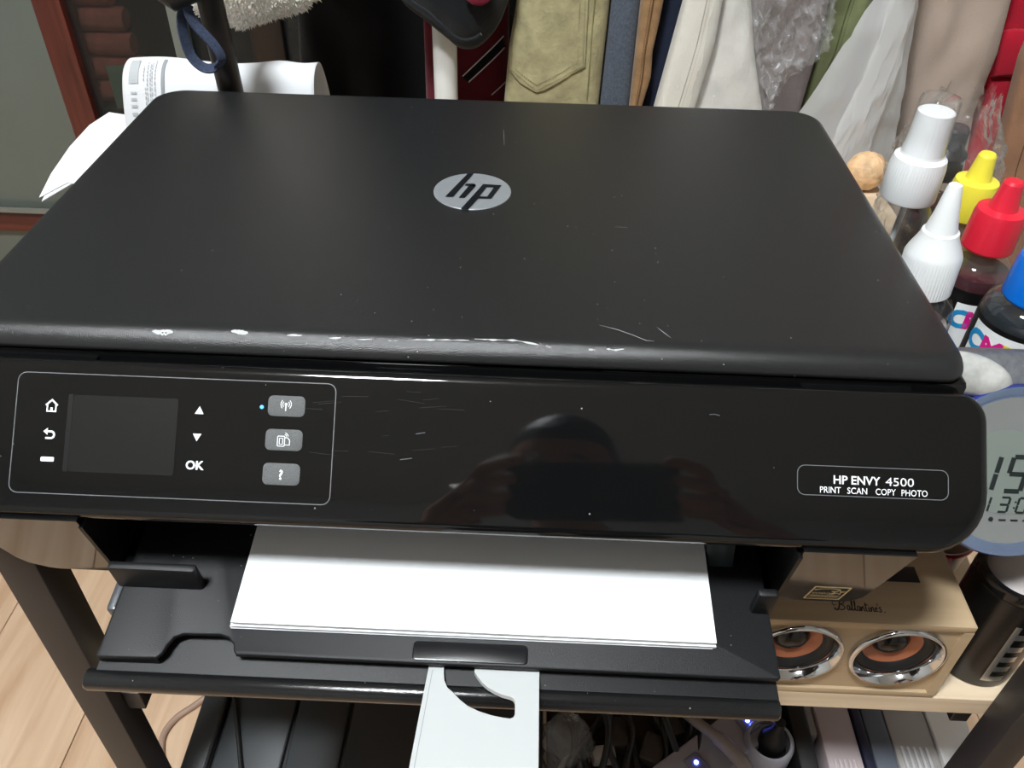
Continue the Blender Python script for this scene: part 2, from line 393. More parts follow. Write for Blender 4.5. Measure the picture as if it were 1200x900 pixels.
for pl in ([[(0.0645, 0.0289), (0.07184, 0.02621), (0.079, 0.02231), (0.08426, 0.01897), (0.08789, 0.01859)], [(0.08995, 0.02865), (0.09257, 0.02505), (0.09516, 0.0215)], [(0.01347, 0.23352), (0.01497, 0.211)], [(0.07623, 0.1161), (0.08284, 0.1157)]]): scuff(m, pl, .00022, .2)
lab(stuff(m.build('scuff', pm('bare_scuff', (176, 178, 178), .7), lid, 0, recalc=False)), 'pale scuffs and fine scratches along the lid edge')

# sloping front panel
S = math.sqrt(.5)
PF = F((0, -.003, -.012), (1, 0, 0), (0, -S, -S), (0, -S, S))
po = rr(-.2285, -.0062, .2275, .0612, (.010, .012, .026, .014), 8)
m = MB(); m.slab(po, [(.002, -.012), (0, -.010), (0, -.0042), (.0004, -.0026), (.0011, -.0014), (.0021, -.0006), (.0033, -.0001), (.0045, 0)], PF)
pan = m.build('front_panel', M_gloss, pr, 50)
for q, w_, nm_ in ((rr(-.1814, .0006, -.0464, .0512, .0035, 4), .00040, 'thin grey line framing the controls'), (rr(.1475, .0266, .2097, .0388, .003, 4), .00035, 'thin grey line framing the model name')):
    lab(MB().ribbon(q, w_, PF, .00012, closed=True).build('panel_outline', M_line, pan, 0), nm_)
m = MB(); m.prism(rr(-.1572, .0095, -.1126, .0417, .001, 2), 0, .00015, PF)
lab(m.build('display', pm('dark_display', (20, 21, 20), .22, spec=.6), pan, 0), 'switched-off dark grey display')
m = MB(); m.prism(rr(-.1594, .0092, -.1574, .0418, .0004, 2), 0, .0001, PF); m.build('display_edge', pm('display_border', (16, 16, 17), .3), pan, 0)
M_btn = pm('grey_button_grain', (92, 94, 95), .55, nscale=2500, namt=.35, bscale=2600, bstr=.5)
for (a, b) in ((.0064, .0151), (.0205, .0294), (.0347, .0438)):
    dx = -(a-.0064)*.016
    m = MB(); m.prism(rr(-.0747+dx, a, -.0590+dx, b, .0022, 4), 0, .0004, PF, .0002); m.build('button', M_btn, pan, 30)
m = MB(); m.disc(-.0773, .0115, .0008, PF, .0002)
lab(m.build('status_light', pm('blue_light', (.05, .3, 1), .4, emit=(.05, .35, 1), estr=2.5), pan, 0), 'tiny lit blue indicator')
def icon(m_, name, label): return lab(m_.build(name, M_prnt, pan, 0), label)
H = .00018; HB = .0006
m = MB(); cx, cy = -.1662, .0146
m.ribbon([(cx-.0025, cy-.0003), (cx, cy-.0026), (cx+.0025, cy-.0003)], .0007, PF, H)
m.ribbon([(cx-.0018, cy-.0008), (cx-.0018, cy+.0022), (cx+.0018, cy+.0022), (cx+.0018, cy-.0008)], .0006, PF, H)
m.box(cx-.0005, cy+.0006, 0, cx+.0005, cy+.0022, H, 0, PF)
icon(m, 'home_icon', 'white home symbol')
m = MB(); cy = .0262
m.prism(ccw([(cx-.0026, cy-.0009), (cx-.0008, cy-.0024), (cx-.0008, cy+.0006)]), 0, H, PF)
m.ribbon([(cx-.001, cy-.0009), (cx+.001, cy-.0009), (cx+.0018, cy-.0004), (cx+.0021, cy+.0005), (cx+.0018, cy+.0014), (cx+.001, cy+.0019), (cx-.0016, cy+.0019)], .0008, PF, H)
icon(m, 'back_icon', 'white curved back arrow')
m = MB(); m.prism(rr(cx-.0028, .0360, cx+.0028, .0379, .0004, 2), 0, H, PF); icon(m, 'dash_icon', 'white short bar symbol')
m = MB(); m.prism(ccw([(-.1054, .0155), (-.1017, .0155), (-.1035, .0122)]), 0, H, PF); icon(m, 'up_icon', 'white up triangle')
m = MB(); m.prism(ccw([(-.1056, .0238), (-.1020, .0238), (-.1038, .0270)]), 0, H, PF); icon(m, 'down_icon', 'white down triangle')
TF = lambda x, v: F(PF(x, v), PF.u, -PF.v, PF.n)
m = MB(); m.text('OK', .0050, TF(-.1040, .0387), H, bold=.03); icon(m, 'ok_text', 'white letters OK')
m = MB(); cx, cy = -.0670, .0100
m.disc(cx, cy, .0006, PF, HB); m.ribbon([(cx, cy), (cx-.0001, cy+.0028)], .0004, PF, HB)
for r in (.0014, .0022):
    for sgn in (-1, 1): m.ribbon([(cx+sgn*r*math.cos(a), cy+r*1.05*math.sin(a)) for a in [(-.8+.2*i) for i in range(9)]], .00026, PF, HB)
icon(m, 'wireless_icon', 'white antenna symbol with waves')
m = MB(); cx, cy = -.0675, .0252
m.ribbon(rr(cx-.0022, cy-.0018, cx+.0008, cy+.0024, .0003, 1), .0003, PF, HB, closed=True); m.ribbon(rr(cx-.0014, cy-.0009, cx, cy+.0016, .0001, 1), .00022, PF, HB, closed=True)
m.ribbon([(cx+.001, cy-.0012), (cx+.002, cy-.0012), (cx+.0029, cy-.0002), (cx+.0029, cy+.0018), (cx+.001, cy+.0018)], .0003, PF, HB)
for r in (.001, .0017): m.ribbon([(cx+.0005+r*math.cos(a), cy-.0016-r*math.sin(a)) for a in [.1+.3*i for i in range(5)]], .00024, PF, HB)
icon(m, 'print_icon', 'white tablet and page symbol')
m = MB(); m.text('?', .0056, TF(-.0674, .0414), HB, bold=.03); icon(m, 'help_icon', 'white question mark')
m = MB(); m.text('HP ENVY', .0049, TF(.1718, .0338), H, bold=.018, width=.0193)
m.text('4500', .0049, TF(.1897, .0338), H, width=.0117)
for wd_, xc, ww in (('PRINT', .1610, .0086), ('SCAN', .1722, .0082), ('COPY', .1838, .0083), ('PHOTO', .1957, .0107)): m.text(wd_, .0037, TF(xc, .0377), H, width=ww, bold=.004)
icon(m, 'model_name', 'white printed model name and four functions')
m = MB()
for pl in ([(.1105, .0072), (.1130, .0070), (.1148, .0075)], [(-.018, .0312), (-.013, .0304)], [(-.012, .0202), (-.008, .0195)]): m.ribbon(pl, .0004, PF, .0001)
for i in range(16):
    x = R0.uniform(-.06, .0); v = R0.uniform(.002, .03); a = R0.uniform(-.15, .15); l = R0.uniform(.002, .012); m.ribbon([(x, v), (x+l, v+l*a)], .00005, PF, .00006)
lab(stuff(m.build('fine_scratch', pm('scratch_grey', (62, 64, 66), .6), pan, 0)), 'fine pale scratches on the gloss')

# paper tray, drooping a little towards the front
TK = math.hypot(1, .145)
TFm = F((0, -.014, -.09973), (1, 0, 0), (0, -1/TK, -.145/TK), (0, -.145/TK, 1/TK))
pl = [(-.1470, -.10), (-.1470, .0600), (-.1474, .0626), (-.1462, .0636), (-.1212, .0630), (-.1190, .0606), (-.1180, .0568), (-.1162, .0532), (-.1128, .0516), (-.0965, .0512), (-.0925, .0524), (-.0896, .0552), (-.0888, .0582), (-.0874, .0600), (.1462, .0606), (.1474, .0596), (.1470, -.10)]
m = MB(); m.slab(pl, [(.0004, -.0026), (0, -.0022), (0, -.0006), (.0003, -.0002), (.0008, 0)], TFm)
tray = m.build('paper_tray', M_tray, pr, 40)
for q in ((-.1490, .0262, -.001, -.1096, .0305, .0165), (.1388, .0262, -.001, .1480, .0305, .0165)): MB().box(*q, .0014, TFm).build('tray_block', M_tray, tray, 40)
m = MB(); m.prism(rr(-.0112, .0505, .0388, .0592, .0020, 4), 0, .0009, TFm, .0004); lab(m.build('grip_plate', pm('tray_grip', (.006, .0062, .0075), .28, dust=.25, dustsc=190), tray, 30), 'rounded darker grip plate in the middle of the tray front')
m = MB(); m.box(-.1480, .0, -.0055, -.1212, .0622, -.0030, 0, TFm); m.box(-.1485, -.02, -.0098, .1475, .0665, -.0074, .0003, TFm)
m.box(-.1478, .0590, -.0085, -.1212, .0626, -.0026, .0003, TFm)
m.build('lower_plate', M_tray, tray, 30)
m = MB()
BR = .0048; bc = (.069, -.0115)
prf = [(bc[0]+BR*math.cos(a), bc[1]+BR*math.sin(a)) for a in [2*PI*i/20 for i in range(20)]]
rs = []
for x, k in ((-.1535, .55), (-.1530, .85), (-.1518, 1), (.1465, 1), (.1477, .85), (.1482, .55)): rs.append([TFm(x, bc[0]+(v-bc[0])*k, bc[1]+(h-bc[1])*k) for v, h in prf])
m.rings(rs); m.build('tray_bar', M_bar, tray, 50)
m = MB(); m.box(-.1530, .012, -.012, -.1478, .040, -.004, .0015, TFm); m.build('tray_side_tab', pm('grey_tab', (70, 72, 76), .3), tray, 40)
# swung-out grey paper stop
EF = F((0, -.08, -.1125), (1, 0, 0), (0, -.99619, .08716), (0, .08716, .99619))   # towards the viewer it rises five degrees
hole = [(.0026, -.0062), (.0034, -.0012), (.0050, .0022), (.0073, .0042), (.0108, .0078), (.0143, .0106), (.0190, .0128), (.0242, .0144), (.0290, .0153), (.0323, .0156), (.0337, .0148), (.0342, .0132), (.0340, .0075), (.0332, .0060), (.0318, .0053), (.0285, .0045), (.0253, .0031), (.0222, .0012), (.0197, -.0010), (.0176, -.0036), (.0160, -.0062)]
out = [(-.0041, -.03), (-.0041, -.0062), (-.0072, .052), (-.0072, .0560), (-.0052, .0580), (.0420, .0580), (.0441, .0560), (.0441, -.03)]
# plate with a crescent slot, as left, lower and right pieces joined edge to edge
def strip(m, A, B, h0, h1, fr):
    n = len(A); m.rings([[fr(*A[i], h1), fr(*B[i], h1), fr(*B[i], h0), fr(*A[i], h0)] for i in range(n)])
m = MB()
Lx = lambda v: -.0041-(max(0, v+.0062))*.053
hl = [(.0026, -.03)]+hole[:10]; strip(m, [(Lx(v), v) for x, v in hl], hl, -.0022, 0, EF)
hr = hole[11:]+[(.0160, -.03)]; strip(m, [(.0441, v) for x, v in hr], hr, -.0022, 0, EF)
vb = hole[9][1]
strip(m, [(Lx(vb), vb), (-.0072, .0560), (-.0060, .0580)], [(.0323, vb), (.0323, .0560), (.0323, .0580)], -.0022, 0, EF)
strip(m, [(.0323, vb), (.0323, .0560), (.0323, .0580)], [(.0337, .0148), (.0337, .0560), (.0337, .0580)], -.0022, 0, EF)
strip(m, [(.0337, .0148), (.0337, .0560), (.0337, .0580)], [(.0441, .0148), (.0441, .0560), (.0430, .0580)], -.0022, 0, EF)
strip(m, [(.0342, .0132), (.0337, .0148)], [(.0441, .0132), (.0441, .0148)], -.0022, 0, EF)
ext = m.build('paper_stop', pm('pale_grey_plastic', (186, 189, 189), .45), pr, 0)
lab(ext, 'pale grey swung-out paper stop with a curved slot')
m = MB(); m.ribbon([(-.0022, -.0062), (-.0052, .056)], .00022, EF, .00004); m.build('groove', pm('groove_grey', (120, 126, 130), .5), ext, 0)

# ------------------------------------------------------------------ paper in the tray
ps = thing('paper_stack', 'stack of blank white office paper lying in the printer tray', 'paper', (.015, -.02, -.10))
for i in range(13):
    h0 = .0002+i*.00042; dx = R0.uniform(-.0012, .0012)*(.3 if i > 8 else 1); dv = R0.uniform(-.0009, .0007) if i < 11 else 0
    if i in (7, 9): dv = -.0016
    m = MB(); m.box(-.0913+dx, -.105, h0, .1205+dx, .0480+dv, h0+.00040, 0, TFm)
    m.build('sheet', M_paper, ps, 0)

# ------------------------------------------------------------------ rack
rk = thing('shelf_rack', 'black steel and pale wood shelf rack under the printer', 'shelf', (.05, .2, FL))
for x0 in (-.226, .319):
    for y0, zt in ((-.02, -.068), (.42, -.137)):
        m = MB(); m.box(x0, y0, FL, x0+.0205, y0+.0205, zt, .001); m.build('post', M_steel, rk, 30)
M_board = wood('pale_wood_board', (196, 172, 142), (224, 204, 176), (5, 70, 70), .5, .08)
MB().box(-.2045, .055, -.136, .338, .430, -.12, .0008).build('shelf_board', M_board, rk, 20)
MB().box(-.198, .0006, -.2600, .3450, .415, -.2435, .0008).build('shelf_board', M_board, rk, 20)
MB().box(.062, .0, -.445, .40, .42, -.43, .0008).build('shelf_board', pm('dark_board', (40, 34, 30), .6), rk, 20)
for x0 in (-.2052, .3078):
    MB().box(x0, -.010 if x0 < 0 else .006, -.2790, x0+.0110, .42, -.2606, .0008).build('side_rail', M_steel, rk, 20)
MB().box(-.2055, .38, -.152, .319, .40, -.1365, .0008).build('cross_rail', M_steel, rk, 20)
MB().box(.062, .02, -.470, .33, .035, -.4455, .0008).build('cross_rail', M_steel, rk, 20)

# ------------------------------------------------------------------ glass-fronted cabinet behind, left
M_red = wood('dark_red_wood', (62, 24, 20), (104, 46, 36), (70, 70, 5), .35, .08)
M_redh = wood('dark_red_wood_rail', (62, 24, 20), (104, 46, 36), (5, 70, 70), .35, .08)
cb = thing('glass_cabinet', 'tall cabinet with dark red wooden frames and glass doors behind the printer', 'cabinet', (-.45, 1.0, FL))
CY = .85
pa, pb = -0.62141, -0.58341
def post(x0, x1, mat=M_red, y0=CY): MB().box(x0, y0, FL+.06, x1, y0+.035, 1.1, .002).build('frame_post', mat, cb, 30)
post(pa, pb)
post(-0.34346, -0.30013, wood('dark_red_wood_shaded', (16, 10, 9), (30, 19, 16), (70, 70, 5), .4))  # frame post standing in shade; the shade is put into its wood colour
post(-1.28, -1.235); post(.42, .46)
rz0, rz1 = -0.45788, -0.42193
for (z0, z1) in ((rz0, rz1), (FL+.06, FL+.10), (1.06, 1.1)):
    MB().box(-1.235, CY+.002, z0, pa, CY+.033, z1, .002).build('frame_rail', M_redh, cb, 30)
MB().box(-1.235, CY-.004, rz1, pa, CY+.002, rz1+.006, 0).build('glazing_bead', pm('grey_bead', (120, 120, 112), .5), cb, 0)
M_pane = pm('grey_green_backed_glass', (95, 102, 96), .18, spec=.5, nscale=3, namt=.10)
MB().box(-1.235, CY+.012, FL+.10, pa, CY+.018, rz0).build('pane', M_pane, cb, 0)
MB().box(-1.235, CY+.012, rz1, pa, CY+.018, 1.06).build('pane', M_pane, cb, 0)
M_dkglass = film('cabinet_glass', (.55, .60, .57), white=.02, gloss=.5, rough=.02, bscale=8, bstr=0, base=.015)
c2 = -0.34346; c3 = -0.30013
MB().box(pb, CY+.012, FL+.06, c2, CY+.018, 1.06).build('pane', M_dkglass, cb, 0)
MB().box(c3, CY+.012, FL+.06, .42, CY+.018, 1.06).build('pane', M_dkglass, cb, 0)
M_dark = pm('dark_cabinet_lining', (26, 30, 29), .6)
MB().box(-1.28, 1.255, FL+.06, .46, 1.28, 1.1).build('back_panel', M_dark, cb, 0)
MB().box(-1.28, CY, FL, .46, 1.28, FL+.06).build('base', M_red, cb, 0)
MB().box(-1.28, CY, 1.1, .46, 1.28, 1.13).build('top', M_red, cb, 0)
SHZ = -0.26546
MB().box(pb-.02, .875, SHZ-.018, .42, 1.25, SHZ).build('shelf', M_dark, cb, 0)
# pale edge of the sliding pane
xe = -0.43484
MB().box(xe-.010, CY-.006, FL+.06, xe+.010, CY+.010, 1.06, .001).build('pane_edge', pm('pale_pane_edge', (112, 116, 108), .4), cb, 0)
# things kept inside: rolled dull red cloths stacked one on another, and a small grey card
M_cloth = pm('dull_red_cloth', (206, 104, 96), .9, nscale=60, namt=.2, bscale=500, bstr=.3)
x_c = -0.56437
for i in range(6):
    zc = SHZ+.0165+i*.033
    m = MB(); fr = F((x_c+.004*(i % 2)+i*-.006, .905, zc), (1, 0, 0), (0, 0, 1), (0, -1, 0))
    m.lathe([(.013, -.09), (.0162, -.086), (.0163, 0), (.0162, .046), (.013, .05)], 18, F(fr.o, (0, 1, 0), (0, 0, 1), (1, 0, 0)))
    tag(m.build('rolled_cloth', M_cloth, None, 40), 'dull red rolled cloth in the column of rolls behind the cabinet glass', 'cloth', 'rolled red cloths behind the cabinet glass')
m = MB(); m.box(-.017, 0, 0, .017, .002, .06, 0, F((-0.54518, .882, SHZ), (1, .3, 0), (-.3, 1, 0), (0, 0, 1)))
tag(m.build('card', pm('grey_card', (150, 156, 148), .6), None, 0), 'small blank pale grey card standing behind the cabinet glass', 'card')

# ------------------------------------------------------------------ papers behind the printer
def arc_sheet(s):                                           # cross-section of the curled sheet, s in 0..1 -> (y, z)
    P = [(.318, -.1185), (.326, -.085), (.334, -.040), (.343, -.0155), (.357, -.0085), (.371, -.014), (.383, -.034), (.392, -.060), (.398, -.085)]
    k = s*(len(P)-1); i = min(int(k), len(P)-2); t = k-i
    p0, p1, p2, p3 = P[max(i-1, 0)], P[i], P[i+1], P[min(i+2, len(P)-1)]
    q = lambda a, b, c, d: .5*(2*b+(c-a)*t+(2*a-5*b+4*c-d)*t*t+(3*b-a-3*c+d)*t**3)
    return q(p0[0], p1[0], p2[0], p3[0]), q(p0[1], p1[1], p2[1], p3[1])
XA, XB = -0.27395, -0.13168
def sh_pt(u, s, d=0):
    y, z = arc_sheet(s); y2, z2 = arc_sheet(min(1, s+.01)); y1, z1 = arc_sheet(max(0, s-.01))
    ty, tz = y2-y1, z2-z1; l = math.hypot(ty, tz); ny, nzv = -tz/l, ty/l
    w = .0016*math.sin(u*9)*sm(.1, .5, s)+.0012*math.sin(u*23+s*5)*sm(.6, 1, u)
    x = XA+(XB-XA)*u - .010*(1-u)*(abs(s-.5)*2)**2
    return (x, y+ny*d, z+nzv*d+w)
def uv_patch(m, f, u0, u1, s0, s1, nu, ns, d, th=.0):
    b = len(m.v)
    for i in range(nu+1):
        for j in range(ns+1): m.v.append(Vector(f(u0+(u1-u0)*i/nu, s0+(s1-s0)*j/ns, d)))
    for i in range(nu):
        for j in range(ns): m.f.append((b+i*(ns+1)+j, b+(i+1)*(ns+1)+j, b+(i+1)*(ns+1)+j+1, b+i*(ns+1)+j+1))
m = MB(); uv_patch(m, sh_pt, 0, 1, 0, 1, 40, 36, 0)
cs = m.build('curled_sheet', pm('thin_paper', (212, 214, 217), .85, spec=.2), None, 180, recalc=False)
tag(cs, 'white printed sheet curled over behind the left of the printer', 'paper')
sol = cs['o'].modifiers.new('thickness', 'SOLIDIFY'); sol.thickness = .0003; sol.offset = -1
m = MB()
uv_patch(m, sh_pt, .035, .085, .34, .47, 4, 8, .0006)
lab(m.build('print_band', pm('pale_grey_print', (172, 176, 178), .8), cs, 0, recalc=False), 'pale grey printed bar')
m = MB(); uv_patch(m, sh_pt, .205, .222, .20, .48, 2, 18, .0006)
lab(m.build('print_rule', pm('mid_grey_print', (138, 142, 146), .8), cs, 0, recalc=False), 'grey printed rule')
m = MB()
for i in range(5): uv_patch(m, sh_pt, .045, .075, .222+i*.02, .230+i*.02, 2, 2, .0006)
for (u, s0, s1) in ((.12, .25, .33), (.13, .24, .45), (.145, .26, .44), (.155, .27, .45), (.17, .25, .46), (.11, .35, .42)):
    s_ = s0
    while s_ < s1:
        l = R0.uniform(.006, .016); uv_patch(m, sh_pt, u, u+.006, s_, min(s1, s_+l), 1, 2, .0006); s_ += l+.006
lab(stuff(m.build('print_text', pm('light_grey_print', (168, 172, 176), .8), cs, 0, recalc=False)), 'faint grey rows of small printing')
pts = [(-0.35518, 0.31633, -0.105), (-0.36452, 0.35733, -0.105), (-0.37198, 0.40959, -0.105), (-0.37403, 0.4552, -0.105), (-0.36815, 0.48534, -0.105)]
pts = [(p[0], p[1]) for p in pts]+[(-.150, .430), (-.150, .3165), (-.2075, .290), (-0.34419, 0.34357)]
m = MB(); m.prism(pts, -.1049, -.1045)
tag(m.build('loose_sheet', M_paper, None, 0), 'blank white sheet, topmost one poking out left behind the printer lid', 'paper')
m = MB(); m.prism([(p[0]+.0035, p[1]-.004) for p in pts[:1]]+[(p[0]+.003, p[1]+.001) for p in pts[1:]], -.1062, -.1055)
tag(m.build('loose_sheet', M_paper, None, 0), 'blank white sheet, lying just below the topmost sheet left of the lid', 'paper')
m = MB(); m.box(-.315, .3265, -.1195, -.15, .45, -.1064, .001)
tag(m.build('paper_pile', pm('pile_edge', (205, 204, 198), .9), None, 0), 'thin pile of paper under the loose sheets at the rack corner', 'paper')

# ------------------------------------------------------------------ black pole with a denim loop
a0, a1 = Vector((-0.17934, 0.3, -0.00584)), Vector((-0.18135, 0.3, 0.05234))
d = (a1-a0).normalized()
base = a0 - d*((a0.z+.1185)/d.z)
top = a1+d*.40
t = thing('pole', 'black slanted pole with a dark blue denim loop behind the printer', 'pole', tuple(base))
MB().tube([base, a0, a1, top], .0085, 20).build('shaft', pm('dark_pole', (24, 18, 17), .45), t)
MB().tube([base, base+d*.012], .0105, 16).build('foot', M_black, t)
kn = Vector((-0.19735, 0.286, 0.05878))
MB().tube([kn+Vector((-.011, 0, .006)), kn+Vector((.0, -.003, .001)), kn+Vector((.014, 0, .006)), kn+Vector((.03, .008, .010))], [.008, .010, .009, .006], 14).build('collar', M_black, t)
lp = [(-0.1884, 0.282, 0.05404), (-0.19375, 0.282, 0.04976), (-0.19626, 0.282, 0.04132), (-0.19627, 0.282, 0.03171), (-0.19521, 0.282, 0.02412), (-0.19203, 0.282, 0.01814), (-0.18659, 0.282, 0.01441), (-0.18017, 0.282, 0.01518), (-0.17536, 0.282, 0.01925), (-0.17503, 0.282, 0.02369), (-0.17818, 0.282, 0.03014), (-0.18253, 0.282, 0.03592), (-0.18725, 0.282, 0.04213), (-0.1897, 0.282, 0.04833), (-0.19028, 0.282, 0.05296)]
cv = spline(lp, 5)
def strap(m, cv, w, th, lift=0):
    rs = []
    for i, p in enumerate(cv):
        tt = (cv[min(i+1, len(cv)-1)]-cv[max(i-1, 0)]).normalized(); nn = Vector((tt.z, 0, -tt.x)); nn.normalize()
        yy = Vector((0, -1, 0)); ph = i/len(cv)
        wv = (nn*.62+yy*.78) if ph < .5 else (nn*.55-yy*.83)
        tv = tt.cross(wv).normalized()
        rs.append([p+wv*w/2+tv*th/2, p-wv*w/2+tv*th/2, p-wv*w/2-tv*th/2, p+wv*w/2-tv*th/2])
    m.rings(rs)
m = MB(); strap(m, cv, .0066, .0014)
lp_ = m.build('wrist_loop', pm('dark_denim', (46, 56, 78), .9, nscale=700, namt=.35, bscale=1500, bstr=.5), t, 60)
lab(lp_, 'dark blue denim wrist loop')

# ------------------------------------------------------------------ clothes rack and the clothes hanging from it
RY = .50
cr = thing('clothes_rack', 'white metal clothes rail standing behind the printer', 'clothes rack', (.2, RY, FL))
M_white = pm('white_enamel', (226, 226, 222), .4)
MB().tube([(-.30, RY, .405), (1.05, RY, .405)], .011, 20).build('rail', M_white, cr)
wx = -0.04944
for x in (wx, 1.0):
    MB().tube([(x, RY-.01, FL+.02), (x, RY-.01, .395)], .0108, 24).build('upright', M_white, cr)
    MB().box(x-.02, RY-.11, FL, x+.02, RY+.24, FL+.025, .004).build('foot', M_white, cr)
def fab(name, col, rough=.95, ns=40, na=.12, bs=900, bt=.5): return pm(name, col, rough, spec=.15, nscale=ns, namt=na, bscale=bs, bstr=bt, sheen=.15)
def xat(E, z):
    E = sorted(E, key=lambda p: -p[1]); zt, zb = E[0][1], E[-1][1]
    if z > zt:
        s = (E[0][0]-E[1][0])/(E[0][1]-E[1][1]); return E[0][0]+s*.05*(1-math.exp(-(z-zt)/.05))
    if z < zb:
        s = (E[-1][0]-E[-2][0])/(E[-1][1]-E[-2][1]); return E[-1][0]-s*.08*(1-math.exp(-(zb-z)/.08))
    for i in range(len(E)-1):
        if E[i][1] >= z >= E[i+1][1]:
            t_ = (E[i][1]-z)/max(1e-6, E[i][1]-E[i+1][1]); return E[i][0]+(E[i+1][0]-E[i][0])*t_
def garment(name, label, mat, L, Rr, y, th, amp=.003, freq=40, seed=0, top=.415, bot=-.42, nu=24, group=None, zr=.3, parent=None, lean=0):
    def xb(z): return xat(L, z), xat(Rr, z)
    def pt(z, a):
        xl, xr = xb(z); xc, hw = (xl+xr)/2, (xr-xl)/2
        ca, sa = math.cos(a), math.sin(a)
        sx = abs(ca)**.7*(1 if ca >= 0 else -1); sy = abs(sa)**.55*(1 if sa >= 0 else -1)
        x = xc+hw*sx; ff = amp*(nz(x*freq+seed*7.3, z*freq*zr, seed)+.5*nz(x*freq*2.3, z*freq*.8, seed+3)) if sa < 0 else 0
        return Vector((x, y+th/2*sy+ff*(1-abs(sx)**4)+lean*(z), z))
    m = MB(); n = nu*2; rs = []
    zs_ = []
    z = top
    while z > bot: zs_.append(z); z -= (.004 if -.13 < z < .05 else .02)
    zs_.append(bot)
    for z in zs_: rs.append([pt(z, 2*PI*i/n) for i in range(n)])
    m.rings(rs)
    p = m.build(name, mat, parent, 180)
    if parent is None: tag(p, label, name.replace('_', ' ') if False else CATS.get(name, 'garment'), group)
    def front(x, z, d=0):
        xl, xr = xb(z); xc, hw = (xl+xr)/2, (xr-xl)/2
        sx = max(-.999, min(.999, (x-xc)/hw)); ca = abs(sx)**(1/.7); sa = math.sqrt(max(0, 1-ca*ca)); a = -math.acos(ca*(1 if sx >= 0 else -1))
        q = pt(z, a); return Vector((q.x, q.y-d, q.z))
    return p, front, xb
CATS = {'trousers': 'trousers', 'jacket': 'jacket', 'shirt': 'shirt', 'coat': 'coat', 'jumper': 'jumper'}
E_ = lambda *p: [(q[0], q[2]) for q in p]
def seam(p, front, pts, w, d, mat, name='seam', label=None):
    m = MB(); m.tube([front(x, z, d) for x, z in pts], w, 5); q = m.build(name, mat, p)
    if label: lab(q, label)
    return q
def stitch(p, front, pts, mat, name='stitching', gap=.0022, r=.00025):
    m = MB(); acc = 0
    for i in range(len(pts)-1):
        a, b = Vector((pts[i][0], pts[i][1])), Vector((pts[i+1][0], pts[i+1][1])); l = (b-a).length; k = int(l/gap)
        for j in range(k):
            u = a+(b-a)*(j/k); w = a+(b-a)*((j+.62)/k); m.tube([front(u.x, u.y, .0004), front(w.x, w.y, .0004)], r, 4)
    return stuff(m.build(name, mat, p))
def X(pts): return [(q[0], q[2]) for q in pts]
# black puffy jacket with a dark red lining, and black coat further left
g, fr_, xb = garment('coat', 'near-black long coat hanging left of the white upright', fab('black_wool', (10, 10, 12)), X([(-0.20345, 0.58, -0.02582), (-0.2107, 0.58, -0.11789)]), X([(-0.06538, 0.58, -0.02155), (-0.06873, 0.58, -0.11295)]), .595, .05, .012, 30, 1)
g, fr_, xb = garment('jumper', 'dark red top with a black and white slanted band, behind the white upright', fab('maroon_knit', (92, 24, 36)), X([(-0.07267, 0.535, -0.00932), (-0.07349, 0.535, -0.09755)]), X([(0.00577, 0.535, -0.00689), (0.00661, 0.535, -0.09476)]), .535, .03, .002, 25, 2)
def band(p, front, a, b, w, d, mat, name, label):
    m = MB(); A = Vector(a); B = Vector(b); n = Vector((-(B-A).y, (B-A).x)).normalized()*w/2; top_ = []; bo = []
    for i in range(13):
        c = A+(B-A)*(i/12); top_.append(front(c.x+n.x, c.y+n.y, d)); bo.append(front(c.x-n.x, c.y-n.y, d))
    k = 13; bk = [q+Vector((0, .0006, 0)) for q in top_]; bb = [q+Vector((0, .0006, 0)) for q in bo]
    m.rings([[top_[i], bo[i], bb[i], bk[i]] for i in range(k)]); lab(m.build(name, mat, p), label)
bl = X([(-0.04327, 0.518, -0.08336), (0.00313, 0.518, -0.03917), (-0.03658, 0.518, -0.07178), (0.0015, 0.518, -0.03467), (-0.03101, 0.518, -0.07724), (0.00244, 0.518, -0.04532), (-0.00913, 0.518, -0.08875), (0.00373, 0.518, -0.07767), (-0.03421, 0.518, -0.07492)])
band(g, fr_, bl[8], bl[1], .0085, .0009, fab('black_tape', (18, 17, 20)), 'dark_band', 'black slanted band')
for a, b in ((bl[2], bl[3]), (bl[4], bl[5]), (bl[6], bl[7])): band(g, fr_, a, b, .0010, .0016, fab('white_piping', (206, 200, 204)), 'piping', 'white piping')
# black padded jacket, its hem rising to the right
jl = [(-0.08678, 0.452, 0.01714), (-0.08048, 0.452, 0.00678), (-0.07035, 0.452, -0.00096), (-0.05791, 0.452, -0.00805), (-0.04611, 0.452, -0.01804), (-0.03336, 0.452, -0.02748), (-0.02032, 0.452, -0.02705), (-0.00876, 0.452, -0.01822), (-0.00027, 0.452, -0.00689), (0.00521, 0.452, 0.00546), (0.00919, 0.452, 0.01749)]
m = MB(); rs = []
hem = spline(jl, 4)
nh = len(hem)
for j in range(10):
    up = [0, .004, .012, .03, .06, .12, .2, .28, .36, .43][j]; row = []
    for i, p in enumerate(hem):
        k = i/(nh-1); z = p.z+(.415-p.z)*(up/.43); q = math.sin(PI*min(1, max(0, k)))
        row.append(Vector((p.x, .470-.022*q**.6*min(1, .3+up*30)+.003*nz(p.x*60, z*40, 5), z)))
    back = [Vector((v.x, .487, v.z)) for v in row[::-1]]
    rs.append(row+back)
m.rings(rs)
jk = m.build('jacket', fab('black_padded_nylon', (19, 22, 26), .6, bs=300, bt=.4), None, 180)
tag(jk, 'black padded jacket above the white upright, its hem hanging in a curve', 'jacket')
